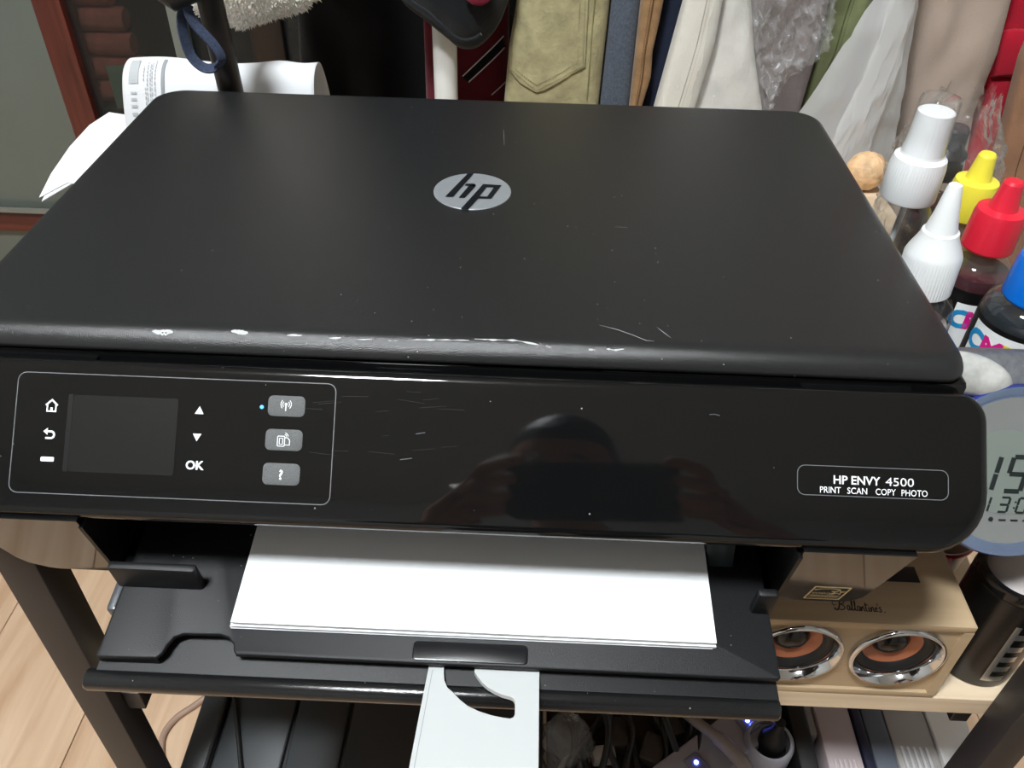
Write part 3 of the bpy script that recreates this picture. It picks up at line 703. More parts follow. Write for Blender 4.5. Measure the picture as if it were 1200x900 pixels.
m = MB(); m.tube([Vector((p.x, .4445+.010*abs(2*i/(nh-1)-1)**2, p.z+.014)) for i, p in enumerate(hem)][6:-14], .0016, 6); m.build('hem_seam', fab('hem_black', (22, 26, 30), .7), jk)
rc = Vector((-0.0161, 0.436, 0.0211))
m = MB(); m.lathe([(.0005, -.003), (.010, -.002), (.0125, .0), (.010, .002), (.0005, .003)], 24, F((rc.x, .439, rc.z+.006), (1, 0, 0), (0, 0, 1), (0, -1, 0)))
lab(m.build('red_patch', fab('crimson_patch', (128, 30, 56)), jk), 'round dark pink patch')
# olive trousers with a patch pocket
M_ol = fab('olive_cotton', (158, 150, 115), .95, 70, .2, 300, .7)
g, fr_, xb = garment('trousers', 'olive green trousers with a pointed patch pocket, right of the dark red top', M_ol, X([(0.01396, 0.485, 0.00719), (0.00748, 0.485, -0.0357), (0.00434, 0.485, -0.07714)]), X([(0.09347, 0.485, 0.00965), (0.09174, 0.485, -0.07726)]), .500, .034, .0040, 50, 4)
PK = X([(0.01758, 0.483, 0.03453), (0.01256, 0.483, 0.0077), (0.00788, 0.483, -0.05299), (0.01809, 0.483, -0.06338), (0.03304, 0.483, -0.07143), (0.04219, 0.483, -0.06798), (0.07609, 0.483, -0.0469), (0.07462, 0.483, 0.00962), (0.07461, 0.483, 0.03622)])
m = MB(); cen = (sum(p[0] for p in PK)/len(PK), sum(p[1] for p in PK)/len(PK)); rings_ = []
for k, d in ((1, 0), (1, .0012), (.975, .0019), (.94, .0015), (.6, .0016), (.25, .0016)):
    ring = []
    for i in range(len(PK)):
        a, b = PK[i], PK[(i+1) % len(PK)]
        for j in range(6):
            x = a[0]+(b[0]-a[0])*j/6; z = a[1]+(b[1]-a[1])*j/6; x = cen[0]+(x-cen[0])*k; z = cen[1]+(z-cen[1])*k; ring.append(fr_(x, z, d))
    rings_.append(ring)
m.rings(rings_, False, True); pkt = m.build('patch_pocket', M_ol, g, 60)
M_st = fab('olive_thread', (128, 122, 84))
stitch(g, lambda x, z, d: fr_(x, z, .0021), [PK[1+i] for i in range(1)]+[(PK[2][0]+.002, PK[2][1]+.001), (PK[4][0], PK[4][1]+.0028), (PK[6][0]-.0025, PK[6][1]+.001), (PK[7][0]-.003, PK[7][1]), (PK[8][0]-.003, PK[8][1])], M_st)
stitch(g, lambda x, z, d: fr_(x, z, .0021), [(PK[2][0]+.006, PK[2][1]+.002), (PK[4][0], PK[4][1]+.0075), (PK[6][0]-.0072, PK[6][1]+.0035), (PK[7][0]-.0075, PK[7][1])], M_st)
sx = X([(0.07944, 0.484, 0.02958), (0.08044, 0.484, 0.00953), (0.07996, 0.484, -0.07649)])
seam(g, fr_, [(sx[0][0]+(sx[-1][0]-sx[0][0])*i/20, sx[0][1]+(sx[-1][1]-sx[0][1])*i/20) for i in range(21)], .0007, .0002, M_st)
SPEC = [
 ('trousers', 'dark blue-grey denim leg, second garment right of the olive trousers pocket', fab('blue_grey_denim', (80, 87, 98), .95, 500, .22, 1500, .5), [(0.0946, 0.00582), (0.09284, -0.0827)], [(0.12023, 0.00661), (0.12058, -0.08254)], .505, .030, .0012, 30),
 ('trousers', 'brown corduroy trouser leg between grey-blue denim and navy cloth', fab('brown_corduroy', (148, 116, 82), .95, 80, .2, 600, .5), [(0.11944, 0.00852), (0.11978, -0.07982)], [(0.13899, 0.00913), (0.1377, -0.00837), (0.13507, -0.03383), (0.13644, -0.05645), (0.13229, -0.07938)], .498, .026, .002, 60),
 ('trousers', 'navy blue trouser leg between the brown corduroy and the white jeans', fab('navy_cotton', (28, 34, 52)), [(0.14002, 0.00418), (0.13304, -0.08642)], [(0.1637, 0.00491), (0.15063, -0.0858)], .516, .024, .002, 30),
 ('jeans', 'off-white jeans leg with a straight side seam', fab('white_denim', (214, 210, 200), .95, 25, .07, 900, .5), [(0.15609, 0.01132), (0.14391, -0.07661)], [(0.18758, 0.01229), (0.18729, -0.02282), (0.17972, -0.07694)], .492, .030, .0022, 45),
 ('shirt', 'white shirt inside a clear plastic cover, right of the white jeans', fab('white_cotton', (226, 224, 218)), [(0.19024, 0.00878), (0.18994, -0.02693), (0.18146, -0.08201)], [(0.2142, 0.00952), (0.2259, -0.03316), (0.24345, -0.08387)], .505, .032, .0035, 45),
 ('coat', 'grey-mauve coat half covered with crumpled clear plastic', fab('grey_mauve_wool', (136, 126, 126), .95, 60, .08), [(0.21825, 0.00134), (0.23186, -0.04296), (0.24922, -0.09568)], [(0.29036, 0.00357), (0.29111, -0.041), (0.28846, -0.09513)], .535, .032, .0025, 35),
 ('jacket', 'moss green jacket between the grey coat and the milky plastic bag', fab('moss_green_cotton', (116, 123, 88), .95, 60, .15), [(0.29367, -0.00048), (0.29437, -0.04589), (0.29243, -0.10101)], [(0.33478, 0.0008), (0.32916, -0.04474), (0.31145, -0.10034)], .550, .030, .003, 50),
 ('trousers', 'taupe trousers hanging right of the milky plastic bag', fab('taupe_cotton', (164, 148, 136), .95, 30, .05), [(0.35539, 0.01389), (0.36917, -0.05107), (0.3817, -0.11982)], [(0.43238, 0.01627), (0.4374, -0.02619), (0.43656, -0.08026), (0.44702, -0.1304)], .505, .040, .013, 26),
 ('trousers', 'bright red trousers with a flapped pocket at the right', fab('red_cotton', (176, 28, 48), .95, 40, .1), [(0.43846, 0.01009), (0.44054, -0.02619), (0.45479, -0.10579)], [(0.51068, 0.01233), (0.52062, -0.0311), (0.5387, -0.11132)], .528, .030, .002, 25),
 ('trousers', 'brown trousers in front of the red trousers at far right', fab('tan_brown_cotton', (150, 112, 86), .95, 40, .08), [(0.44998, 0.01094), (0.44885, -0.02397), (0.46285, -0.12559), (0.47231, -0.16048)], [(0.5038, 0.01264), (0.49948, -0.03683), (0.51702, -0.15869)], .478, .030, .006, 35),
]
CATS['jeans'] = 'trousers'
GM = {}
for (nm, lb, mt, L_, R_, y, th, amp, fq) in SPEC:
    GM[lb] = garment(nm, lb, mt, L_, R_, y, th, amp, fq, seed=len(GM)+11)
def pick(s): return next(v for k, v in GM.items() if k.startswith(s))
def mid(g, f, zt=.05, zb=-.13, n=24):
    out = []
    for i in range(n+1):
        z = zt+(zb-zt)*i/n; a, b = g[2](z); out.append((a+(b-a)*f, z))
    return out
g = pick('off-white jeans'); seam(g[0], g[1], mid(g, .52), .0005, .0001, fab('white_seam', (170, 166, 158)))
stitch(g[0], g[1], mid(g, .60), fab('ecru_thread', (196, 190, 176)))
g = pick('brown corduroy'); seam(g[0], g[1], mid(g, .50), .0007, .0002, fab('brown_seam', (96, 68, 42))); stitch(g[0], g[1], mid(g, .38), fab('brown_thread', (110, 80, 52)))
g = pick('moss green'); seam(g[0], g[1], mid(g, .42), .0006, .0002, fab('green_seam', (78, 88, 54))); stitch(g[0], g[1], mid(g, .50), fab('green_thread', (86, 96, 60)))
g = pick('bright red'); fz = -0.01623; fz2 = -0.05346
m = MB(); rs = []
for z, d in ((fz+.002, .0004), (fz, .0030), (fz-.012, .0036), (fz2+.003, .0042), (fz2, .0030), (fz2-.001, .0004)):
    a, b = g[2](z); rs.append([g[1](a+(b-a)*(.06+.88*i/16), z+.003*math.sin(i*.5), d) for i in range(17)])
m.rings(rs, False, False, False); m.build('pocket_flap', MATS['red_cotton'], g[0], 180, recalc=False)['o'].modifiers.new('thickness', 'SOLIDIFY').thickness = .0012
stitch(g[0], lambda x, z, d: g[1](x, z, .0042), [(g[2](fz-.003)[0]+(g[2](fz-.003)[1]-g[2](fz-.003)[0])*k/8, fz-.003) for k in range(1, 8)], fab('red_thread', (120, 14, 34)))
g = pick('brown trousers'); seam(g[0], g[1], mid(g, .34, .03, -.2), .0005, .0001, fab('tan_seam', (96, 70, 52)))
# hanging plastic
def sheet(name, label, cat, mat, L, Rr, y, amp, fr_q, seed, top, bot, nu=60, nv=90, bulge=.012, crease=1, group=None, parent=None):
    m = MB(); b = 0
    for j in range(nv+1):
        z = top+(bot-top)*j/nv; a, c = xat(L, z), xat(Rr, z)
        for i in range(nu+1):
            u = i/nu; x = a+(c-a)*u
            q = Vector((x*fr_q, z*fr_q*.6, seed*3.1))
            n1 = max(0, 1-abs(MN.noise(q))*2.4)**2; n2 = max(0, 1-abs(MN.noise(q*2.3+Vector((3, 1, 0))))*2.4)**2; n3 = MN.noise(q*.4)
            dy = -bulge*math.sin(PI*u)-amp*(crease*(.6*n1+.4*n2)+n3)
            m.v.append(Vector((x+amp*.3*n2, y+dy, z)))
    for j in range(nv):
        for i in range(nu): k = j*(nu+1)+i; m.f.append((k, k+1, k+nu+2, k+nu+1))
    p = m.build(name, mat, parent, 180, recalc=False)
    if label and parent is None: tag(p, label, cat, group)
    return p
M_clear = film('clear_film', (.99, .99, .99), white=.18, gloss=.6, rough=.10, bscale=110, bstr=.6)
M_milky = film('milky_film', (.98, .985, .99), white=.62, gloss=.4, rough=.16, bscale=30, bstr=.5)
sheet('plastic_cover', 'clear plastic cover over the white shirt', 'plastic cover', M_clear, X([(0.17841, 0.478, 0.02091), (0.17517, 0.478, -0.02784), (0.17088, 0.478, -0.07646)]), X([(0.2107, 0.478, 0.0219), (0.22356, 0.478, -0.02625), (0.23999, 0.478, -0.07559)]), .476, .0035, 60, 2, .40, -.22, nu=80, nv=150, bulge=.006)
sheet('plastic_cover', 'crumpled clear plastic cover bunched over the grey-mauve coat', 'plastic cover', M_clear, X([(0.20319, 0.482, 0.0206), (0.22164, 0.482, -0.02764), (0.23747, 0.482, -0.07097)]), X([(0.27769, 0.482, 0.02288), (0.2803, 0.482, -0.01992), (0.24086, 0.482, -0.07242)]), .484, .013, 75, 5, .40, -0.07326, nu=110, nv=220, bulge=.006)
sheet('plastic_bag', 'milky translucent plastic bag hanging between moss green jacket and taupe trousers', 'bag', M_milky, X([(0.30685, 0.452, 0.03181), (0.28708, 0.452, -0.02251), (0.26213, 0.452, -0.08296)]), X([(0.33762, 0.452, 0.03275), (0.34865, 0.452, -0.03471), (0.3612, 0.452, -0.11151)]), .463, .004, 24, 8, .40, -.20, bulge=.012, crease=.8)
m = sheet('plastic_bag', 'folded inner strip of milky plastic at the middle of the hanging milky bag', 'bag', M_milky, X([(0.31021, 0.44, 0.03512), (0.30925, 0.44, -0.01076), (0.297, 0.44, -0.08434)]), X([(0.32993, 0.44, 0.03572), (0.3326, 0.44, -0.00999), (0.33098, 0.44, -0.09892)]), .446, .004, 40, 9, .40, -.20, bulge=.004)

# white fleece at the top left
fc = Vector((-0.18317, 0.4, 0.03915))
fl = thing('fleece', 'fluffy white fleece hanging at the top left, above the curled sheet', 'fleece', (fc.x, fc.y, fc.z-.03))
M_fl = fab('white_fleece', (236, 231, 222), 1, 200, .1, 600, .6)
def fpt(a, b):
    v = Vector((math.cos(a)*math.cos(b), math.sin(a)*math.cos(b), math.sin(b)))
    r = 1+.16*nz(v.x*3, v.y*3+v.z*2, 4)
    low = .55+.25*v.x*-1
    cb = math.cos(b); k = (cb**.30)/max(cb, 1e-3) if v.z > 0 else 1
    w = Vector((v.x*.058*r*k, v.y*.030*r*k, v.z*.345 if v.z > 0 else v.z*.0345*(.86-.34*v.x)*r))
    return fc+w
m = MB(); m.rings([[fpt(2*PI*i/36, -PI/2+.02+(PI-.04)*j/48) for i in range(36)] for j in range(49)])
m.build('fleece_body', M_fl, fl, 180)
m = MB()
for k in range(6500):
    a = R0.uniform(0, 2*PI); b = math.asin(R0.uniform(-1, 1)); p = fpt(a, b); n = Vector((p.x-fc.x, (p.y-fc.y)*2, min(0, p.z-fc.z))).normalized()
    n = (n+Vector((R0.uniform(-.5, .5), R0.uniform(-.5, .5), R0.uniform(-.6, .3)))).normalized(); s_ = n.cross(Vector((.2, .4, .9))).normalized()*.0011; q = n.cross(s_).normalized()*.0011
    e = p+n*R0.uniform(.0015, .0042); p = p-n*.002
    m.add([p+s_, p-s_*.5+q, p-s_*.5-q, e], [(0, 1, 3), (1, 2, 3), (2, 0, 3)])
stuff(m.build('pile', M_fl, fl, 0))
# the bundle hangs from the clothes rail by a tape
MB().tube([fc+Vector((0, .005, .335)), fc+Vector((0, .05, .37)), Vector((fc.x, RY-.004, .418))], .003, 8).build('hanging_tape', M_fl, fl)

# ------------------------------------------------------------------ bottles on the rack, right of the printer
Z0 = -.12
M_glass = film('bottle_plastic', (.98, .985, .99), white=.03, gloss=.7, rough=.04, bstr=0)
def bottle(label, x, y, body, cap, liquid, liq_mat, cap_mat, tilt=(0, 0), group=None, capname='cap'):
    t = thing('bottle', label, 'bottle', (x, y, Z0), group)
    up = Vector((tilt[0], tilt[1], 1)).normalized(); u = Vector((1, 0, 0)); u = (u-up*u.dot(up)).normalized(); v = up.cross(u)
    f = F((x, y, Z0), u, v, up)
    sh = MB().lathe(body, 40, f).build('shell', M_glass, t, 50)
    if liquid: MB().lathe(liquid, 40, f).build('liquid', liq_mat, t, 50)
    c = MB().lathe(cap, 112, f).build(capname, cap_mat, t, 22)
    return t, f, sh, c
# white nozzle bottle
M_wcap = pm('white_cap_plastic', (232, 234, 234), .35)
x, y = .2537, .1225
rib = [(.0144, .0862, .0005), (.0144, .1075, .0005)]
bt, f, sh, c = bottle('clear bottle with a ribbed white cap and long white pointed nozzle', x, y,
  [(.018, .0005), (.0195, .004), (.0195, .070), (.018, .078), (.013, .0835), (.0118, .086), (.0118, .09)],
  [(.0138, .0855), (.0146, .0862, .0003), (.0146, .1075, .0003), (.0135, .1105), (.0098, .1185), (.0092, .1215), (.0080, .1225), (.0060, .132), (.0038, .1455), (.0032, .1475), (.0015, .1482)],
  [(.0180, .002), (.0185, .005), (.0185, .064), (.010, .064)], pm('pale_liquid', (150, 140, 130), .1), M_wcap, tilt=(-.06, 0))
c['o'].name = 'nozzle_cap'
m = MB(); m.lathe([(.0197, .006), (.0198, .007), (.0198, .060), (.0197, .061)], 40, f, False, False); lab(m.build('bottle_label', pm('white_label', (226, 226, 224), .5), bt, 50), 'white paper label')
# ink bottles: red cap, blue cap, yellow cap
def ink(label, x, y, r, h, capc, inkc, zsh):
    capm = pm('cap_%d_%d_%d' % capc, capc, .30)
    body = [(r*.95, .0005), (r, .004), (r, zsh), (r*.985, zsh+.003), (r*.92, zsh+.007), (r*.78, zsh+.0105), (r*.62, zsh+.0125), (r*.58, h)]
    cap = [(r*.70, h-.006), (r*.72, h-.005), (r*.70, h+.014), (r*.66, h+.0175), (r*.40, h+.0185), (r*.37, h+.021), (r*.27, h+.0335), (r*.22, h+.0350), (r*.08, h+.0352)]
    liq = [(r*.93, .002), (r*.965, .005), (r*.965, zsh-.001), (r*.93, zsh+.004), (r*.4, zsh+.004)]
    t, f, sh, c = bottle(label, x, y, body, cap, liq, pm('ink_%d_%d_%d' % inkc, inkc, .08, coat=.3), capm)
    return t, f
def cyl_text(m, f, r, ang, z, body, size, bold=.04, shear=0, h=.0002):
    """lettering wrapped round the bottle, centred at an angle"""
    tmp = MB(); tmp.text(body, size, XY, 0, bold=bold, shear=shear)
    me = bpy.data.meshes.new('t'); me.from_pydata(tmp.v, [], tmp.f); bm = bmesh.new(); bm.from_mesh(me); bpy.data.meshes.remove(me)
    for k in range(4):
        bmesh.ops.triangulate(bm, faces=bm.faces)
        es = [e for e in bm.edges if e.calc_length() > size*.12]
        if es: bmesh.ops.subdivide_edges(bm, edges=es, cuts=1)
    bmesh.ops.triangulate(bm, faces=bm.faces); bm.verts.index_update()
    b = len(m.v)
    for v in bm.verts:
        a = ang+v.co.x/r; m.v.append(f((r+h)*math.cos(a), (r+h)*math.sin(a), z+v.co.y))
    m.f += [tuple(v.index+b for v in q.verts) for q in bm.faces]; bm.free()
def ring_sector(m, f, r, a0, a1, z0, z1, n=24):
    b = len(m.v)
    for i in range(n+1):
        a = a0+(a1-a0)*i/n; m.v += [f(r*math.cos(a), r*math.sin(a), z0), f(r*math.cos(a), r*math.sin(a), z1)]
    m.f += [(b+2*i, b+2*i+2, b+2*i+3, b+2*i+1) for i in range(n)]
M_wlab = pm('white_ink_label', (236, 238, 238), .45); M_klab = pm('black_ink_label', (12, 12, 14), .4)
INK = ((28, 140, 196), (212, 26, 130), (236, 208, 40), (26, 26, 28))
def ink_label(t, f, r, h, ang, zt, zs):
    m = MB(); ring_sector(m, f, r*1.006, ang-1.9, ang+1.9, .006, zt, 40); m.build('label_band', M_klab, t, 60, recalc=False)
    m = MB(); ring_sector(m, f, r*1.012, ang-.85, ang+1.3, .008, zs, 30); q = m.build('label_panel', M_wlab, t, 60, recalc=False)
    for k, (ch, cc) in enumerate(zip('CMYK', INK)):
        m = MB(); cyl_text(m, f, r*1.012, ang-.66+k*.46, zs-.0155, ch, .0155, bold=.05); m.build('label_letter', pm('ink_print_%d' % k, cc, .4), q, 0)
bx, by = .3010, .1075
t, f = ink('clear ink bottle with a blue cap and dark ink, right behind the clock', bx, by, .0235, .098, (10, 106, 206), (16, 26, 32), .0800)
ink_label(t, f, .0235, .098, -2.18666-.16, .0800, .0770)
t, f = ink('ink bottle with a red cap and dark red ink, behind the blue capped one', .2950, .1588, .0195, .0985, (216, 38, 58), (62, 16, 26), .0745)
ink_label(t, f, .0195, .0985, -2.11814+.75, .0720, .0640)
t, f = ink('ink bottle with a yellow cap and amber ink, farthest of the capped ink bottles', .3053, .2126, .0190, .0900, (236, 222, 70), (116, 92, 20), .068)
# spray bottle
x, y = .2627, .2055
bt, f, sh, c = bottle('clear spray bottle with a tall white pump under a clear cap', x, y,
  [(.015, .0005), (.0172, .004), (.0172, .086), (.0165, .092), (.0125, .0985), (.0115, .10), (.0115, .102)],
  [(.0158, .0985), (.0163, .0995, .0003), (.0160, .1195, .0003), (.0150, .1245), (.0124, .1265), (.0118, .1300), (.0114, .131), (.0110, .1385), (.0104, .1520), (.0092, .1528), (.006, .153)],
  None, None, M_wcap)
c['o'].name = 'pump'
MB().lathe([(.0122, .1275), (.0121, .1290), (.0112, .1585), (.0104, .1605), (.009, .161)], 48, f).build('clear_cap', film('clear_cap_plastic', (.995, .995, 1), white=.03, gloss=1.0, rough=.05, bstr=0), bt, 50)
MB().tube([f(.001, 0, .098), f(.0005, .001, .07), f(-.004, .003, .01)], .0019, 10).build('dip_tube', pm('dip_tube_white', (206, 210, 212), .4), bt)
# small bottle with a black cap in a clear bag
x, y = .3110, .270
bt, f, sh, c = bottle('small dark bottle with a black spiral-ribbed cap inside a clear bag', x, y,
  [(.014, .0005), (.016, .004), (.016, .070), (.013, .079), (.009, .083), (.009, .085)],
  [(.0125, .083), (.0128, .084, .0006), (.0108, .098, .0006), (.0125, .0985), (.0122, .1), (.0085, .1035), (.0082, .1155), (.0070, .1175), (.004, .118)],
  [(.0145, .002), (.0150, .005), (.0150, .066), (.008, .066)], pm('brown_liquid', (58, 30, 24), .15), pm('black_cap', (18, 18, 20), .25))
m = MB(); rs = []
for j in range(46):
    k = j/45; z = Z0+.001+k*.130; ring = []
    for i in range(56):
        a = 2*PI*i/56; q = Vector((math.cos(a)*2.4, math.sin(a)*2.4, k*7)); n1 = 1-2*abs(MN.noise(q)); n2 = 1-2*abs(MN.noise(q*2.6))
        r = (.0225+.008*math.sin(k*2.6))*(1-.45*sm(.72, 1, k))*(1+.16*n1+.10*n2)
        ring.append(Vector((x+.002+.98*r*math.cos(a), y+.004+r*math.sin(a), z+.004*n1*k+.010*n2*sm(.8, 1, k))))
    rs.append(ring)
m.rings(rs, True, False); tag(m.build('plastic_bag', film('crinkly_film', (.995, .995, .995), white=.035, gloss=.9, rough=.05, bscale=120, bstr=.7), None, 180), 'crinkled clear plastic bag standing open around the small dark bottle', 'bag')
# clear zip bag lying between the spray bottle and the printer
m = MB(); rs = []
for j in range(14):
    k = j/13; rs.append([Vector((.2340+.016*math.cos(2*PI*i/30)*(1-.2*k)+.002*nz(i, j), .172+.022*math.sin(2*PI*i/30)*(1-.2*k)+.003*nz(i*.7, j*.8), Z0+.001+k*.070)) for i in range(30)])
m.rings(rs); tag(m.build('plastic_pouch', film('pouch_film', (.86, .84, .84), white=.18, gloss=.5, rough=.08, bscale=90, bstr=.5), None, 180), 'crumpled clear pouch squeezed between the spray bottle and the printer', 'bag')
# walnut
wc = Vector((0.32144, 0.41503, -0.1035))
wn = thing('walnut', 'tan walnut in its shell beside the printer lid, below the milky bag', 'walnut', (wc.x, wc.y, Z0))
def wpt(a, b):
    v = Vector((math.cos(a)*math.cos(b), math.sin(a)*math.cos(b), math.sin(b))); r = .0163*(1+.05*nz(v.x*3, v.y*3, v.z*3)+.03*nz(v.x*8, v.y*8, v.z*8))
    return wc+Vector((v.x*r*1.05, v.y*r, v.z*r))
m = MB(); m.rings([[wpt(2*PI*i/40, -PI/2+.02+(PI-.04)*j/24) for i in range(40)] for j in range(25)])
m.build('shell', pm('walnut_shell', (216, 178, 136), .6, nscale=110, namt=.3, bscale=300, bstr=1), wn, 180)
m = MB(); m.tube([wpt(1.35, -1.4+.14*i) for i in range(21)], .0007, 6); m.build('shell_seam', pm('walnut_seam', (150, 98, 66), .7), wn)

# ------------------------------------------------------------------ clock with a round face
CF = F((.2790, .0112, -.1205), (1, 0, 0), (0, .5, .8660), (0, -.8660, .5))
ck = thing('clock', 'grey tilted digital clock with a blue-rimmed round face right of the printer', 'clock', (.28, .05, -.12))
m = MB(); m.slab(rr(-.0475, -.0010, .0530, .1030, (.044, .044, .024, .026), 10), [(.004, -.020), (.0, -.016), (0, -.004), (.001, -.0015), (.003, 0)], CF)
M_ck = pm('silver_grey_clock', (104, 106, 110), .42, metal=.35, bscale=700, bstr=.35, nscale=300, namt=.15)
m.build('case', M_ck, ck, 40)
MB().box(.245, .060, -.1199, .315, .098, -.100, .004).build('stand', M_ck, ck, 30)
fcx, fcy = 0.0, .0433
def fring(prof, n=72): return [( [CF(fcx+r*math.cos(2*PI*i/n), fcy+r*math.sin(2*PI*i/n), h) for i in range(n)] ) for r, h in prof]
m = MB(); m.rings(fring([(.0444, 0), (.0446, .003), (.0436, .0045)]), False, False); lab(m.build('rim', pm('blue_rim', (70, 80, 160), .25, metal=.6), ck, 50), 'blue metallic outer rim')
m = MB(); m.rings(fring([(.0436, .0045), (.0425, .0047), (.0385, .0020), (.0378, .0020)]), False, False); m.build('bezel', pm('bright_bezel', (150, 170, 205), .2, metal=.8), ck, 50)
m = MB(); m.rings(fring([(.0378, .0020), (.0300, .0012), (.0001, .0012)]), False, False); m.build('dial', pm('grey_dial', (118, 120, 118), .45), ck, 50)
lcd = [(-.0205-.004, .030), (-.0260, .040), (-.0250, .052), (-.0200, .0600), (-.010, .0640), (.010, .0640), (.020, .0600), (.0250, .052), (.026, .040), (.0235, .029), (.017, .0240), (.009, .0215), (0, .0207), (-.009, .0215), (-.017, .0240)]
m = MB(); m.prism(ccw(lcd), .0012, .0016, CF); dl = m.build('display', pm('lcd_green_grey', (116, 124, 118), .25, spec=.5), ck, 0)
SEG = {'1': 'bc', '5': 'afgcd', '3': 'abgcd', '0': 'abcdef', ':': ':', '2': 'abged', '6': 'afgedc', '8': 'abcdefg'}
def seven(m, ch, x, y, w, h, t, sl=.18, H0=.0016, H1=.0018):
    P = {'a': ((0, 1), (1, 1)), 'b': ((1, 1), (1, .5)), 'c': ((1, .5), (1, 0)), 'd': ((0, 0), (1, 0)), 'e': ((0, .5), (0, 0)), 'f': ((0, 1), (0, .5)), 'g': ((0, .5), (1, .5))}
    sk = lambda u, v: (x+u*w+v*h*sl, y+v*h)
    if ch == ':':
        for v in (.3, .7): q = sk(0, v); m.disc(q[0], q[1], t*.5, CF, H1, 8, H0)
        return
    for s in SEG[ch]:
        (a, b), (c, d_) = P[s]; A = Vector(sk(a, b)); B = Vector(sk(c, d_)); e = (B-A).normalized()*t*.16
        m.ribbon([A+e, B-e], t, CF, H1, h0=H0)
m = MB()
lx = -.0095
seven(m, '1', lx-.0068, .0330, .0068, .0178, .0024); seven(m, '5', lx+.0062, .0330, .0082, .0178, .0024); seven(m, '0', lx+.0195, .0330, .0082, .0178, .0024)
for k, ch in enumerate('13:00'): seven(m, ch, lx+(-.0060, .0022, .0098, .0112, .0180)[k]+.0025, .0330-.0110, .0044 if ch != '1' else .0030, .0076, .0011)
m.disc(lx+.0020, .0330-.0150, .0012, CF, .0018, 10, .0016)
for k in range(4): m.ribbon([(lx+.006+k*.006, .0330-.0152), (lx+.0095+k*.006, .0330-.0152)], .0008, CF, .0018, h0=.0016)
lab(m.build('lcd_digits', pm('lcd_dark', (26, 34, 34), .4), dl, 0), 'dark slanted digits of the time')
bc_ = (-.0290, .0935)
m = MB(); rs = []
for k in range(7):
    a = PI/2*k/6; rs.append([CF(bc_[0]+.0215*math.cos(a)*math.cos(2*PI*i/36)+.002, bc_[1]-.002+.0105*math.cos(a)*math.sin(2*PI*i/36)-.20*.0215*math.cos(a)*math.cos(2*PI*i/36), .0004+.006*math.sin(a)) for i in range(36)])
m.rings(rs); lab(m.build('snooze_button', pm('cloudy_button', (176, 176, 172), .18, nscale=120, namt=.25, bscale=200, bstr=.4), ck, 50), 'cloudy translucent oval button')
m = MB(); m.prism(rr(.0010, .0945, .0070, .0970, .0013, 3), 0, .001, CF, .0004); m.build('key', M_black, ck, 30)

# ------------------------------------------------------------------ wooden twin speaker on the lower board
BX = dict(x0=.158, x1=.2835, y0=.0003, y1=.0535, z0=-.2434, z1=-.1712)
sp = thing('speaker', 'pale wooden twin-driver speaker on the lower board, right of the paper tray', 'speaker', (.22, .02, -.2435))
M_sw = wood('speaker_wood', (172, 148, 116), (190, 166, 134), (5, 60, 60), .42, .05)
m = MB(); rim = .0055
x0, x1, y0, y1, z0, z1 = BX['x0'], BX['x1'], BX['y0'], BX['y1'], BX['z0'], BX['z1']
m.box(x0, y0, z1-rim, x1, y1, z1, .0006); m.box(x0, y0, z0, x1, y1, z0+rim, .0006)
m.box(x0, y0, z0+rim, x0+rim, y1, z1-rim); m.box(x1-rim, y0, z0+rim, x1, y1, z1-rim)
m.build('cabinet', M_sw, sp, 30)
M_chr = pm('chrome', (214, 216, 220), .08, metal=1); M_rub = pm('black_rubber', (16, 15, 15), .5); M_cop = pm('copper_cone', (186, 112, 76), .4, nscale=80, namt=.08)
M_cap = pm('black_dust_cap', (20, 21, 22), .18)
drz = -0.20159; drx = 0.24894
KS = 1.055
m = MB(); xm = drx-.0285; zc0, zc1 = z0+rim, z1-rim
for xc, xa_, xb_ in ((drx-.057, x0+rim, xm), (drx, xm, x1-rim)):       # baffle plate with a round hole for each driver
    f = F((xc, y0+.0020, drz), (1, 0, 0), (0, 0, 1), (0, -1, 0)); inn, ou = [], []
    angs = sorted(set([2*PI*i/48 for i in range(48)]+[math.atan2(zz-drz, xx-xc) % (2*PI) for xx in (xa_, xb_) for zz in (zc0, zc1)]))
    for q in angs:
        c_, s_ = math.cos(q), math.sin(q); t1 = ((xb_-xc) if c_ > 0 else (xa_-xc))/c_ if abs(c_) > 1e-6 else 9; t2 = ((zc1-drz) if s_ > 0 else (zc0-drz))/s_ if abs(s_) > 1e-6 else 9
        k_ = min(t1, t2); ou.append((c_*k_, s_*k_)); inn.append((c_*.0218, s_*.0218))
    n_ = len(angs); b_ = len(m.v)
    for p1, p2 in zip(inn, ou): m.v += [f(*p1, -.0015), f(*p1, 0), f(*p2, 0)]
    for i in range(n_):
        j = (i+1) % n_; m.f += [(b_+3*i, b_+3*j, b_+3*j+1, b_+3*i+1), (b_+3*i+1, b_+3*j+1, b_+3*j+2, b_+3*i+2)]
m.build('baffle', M_sw, sp, 30, recalc=False)
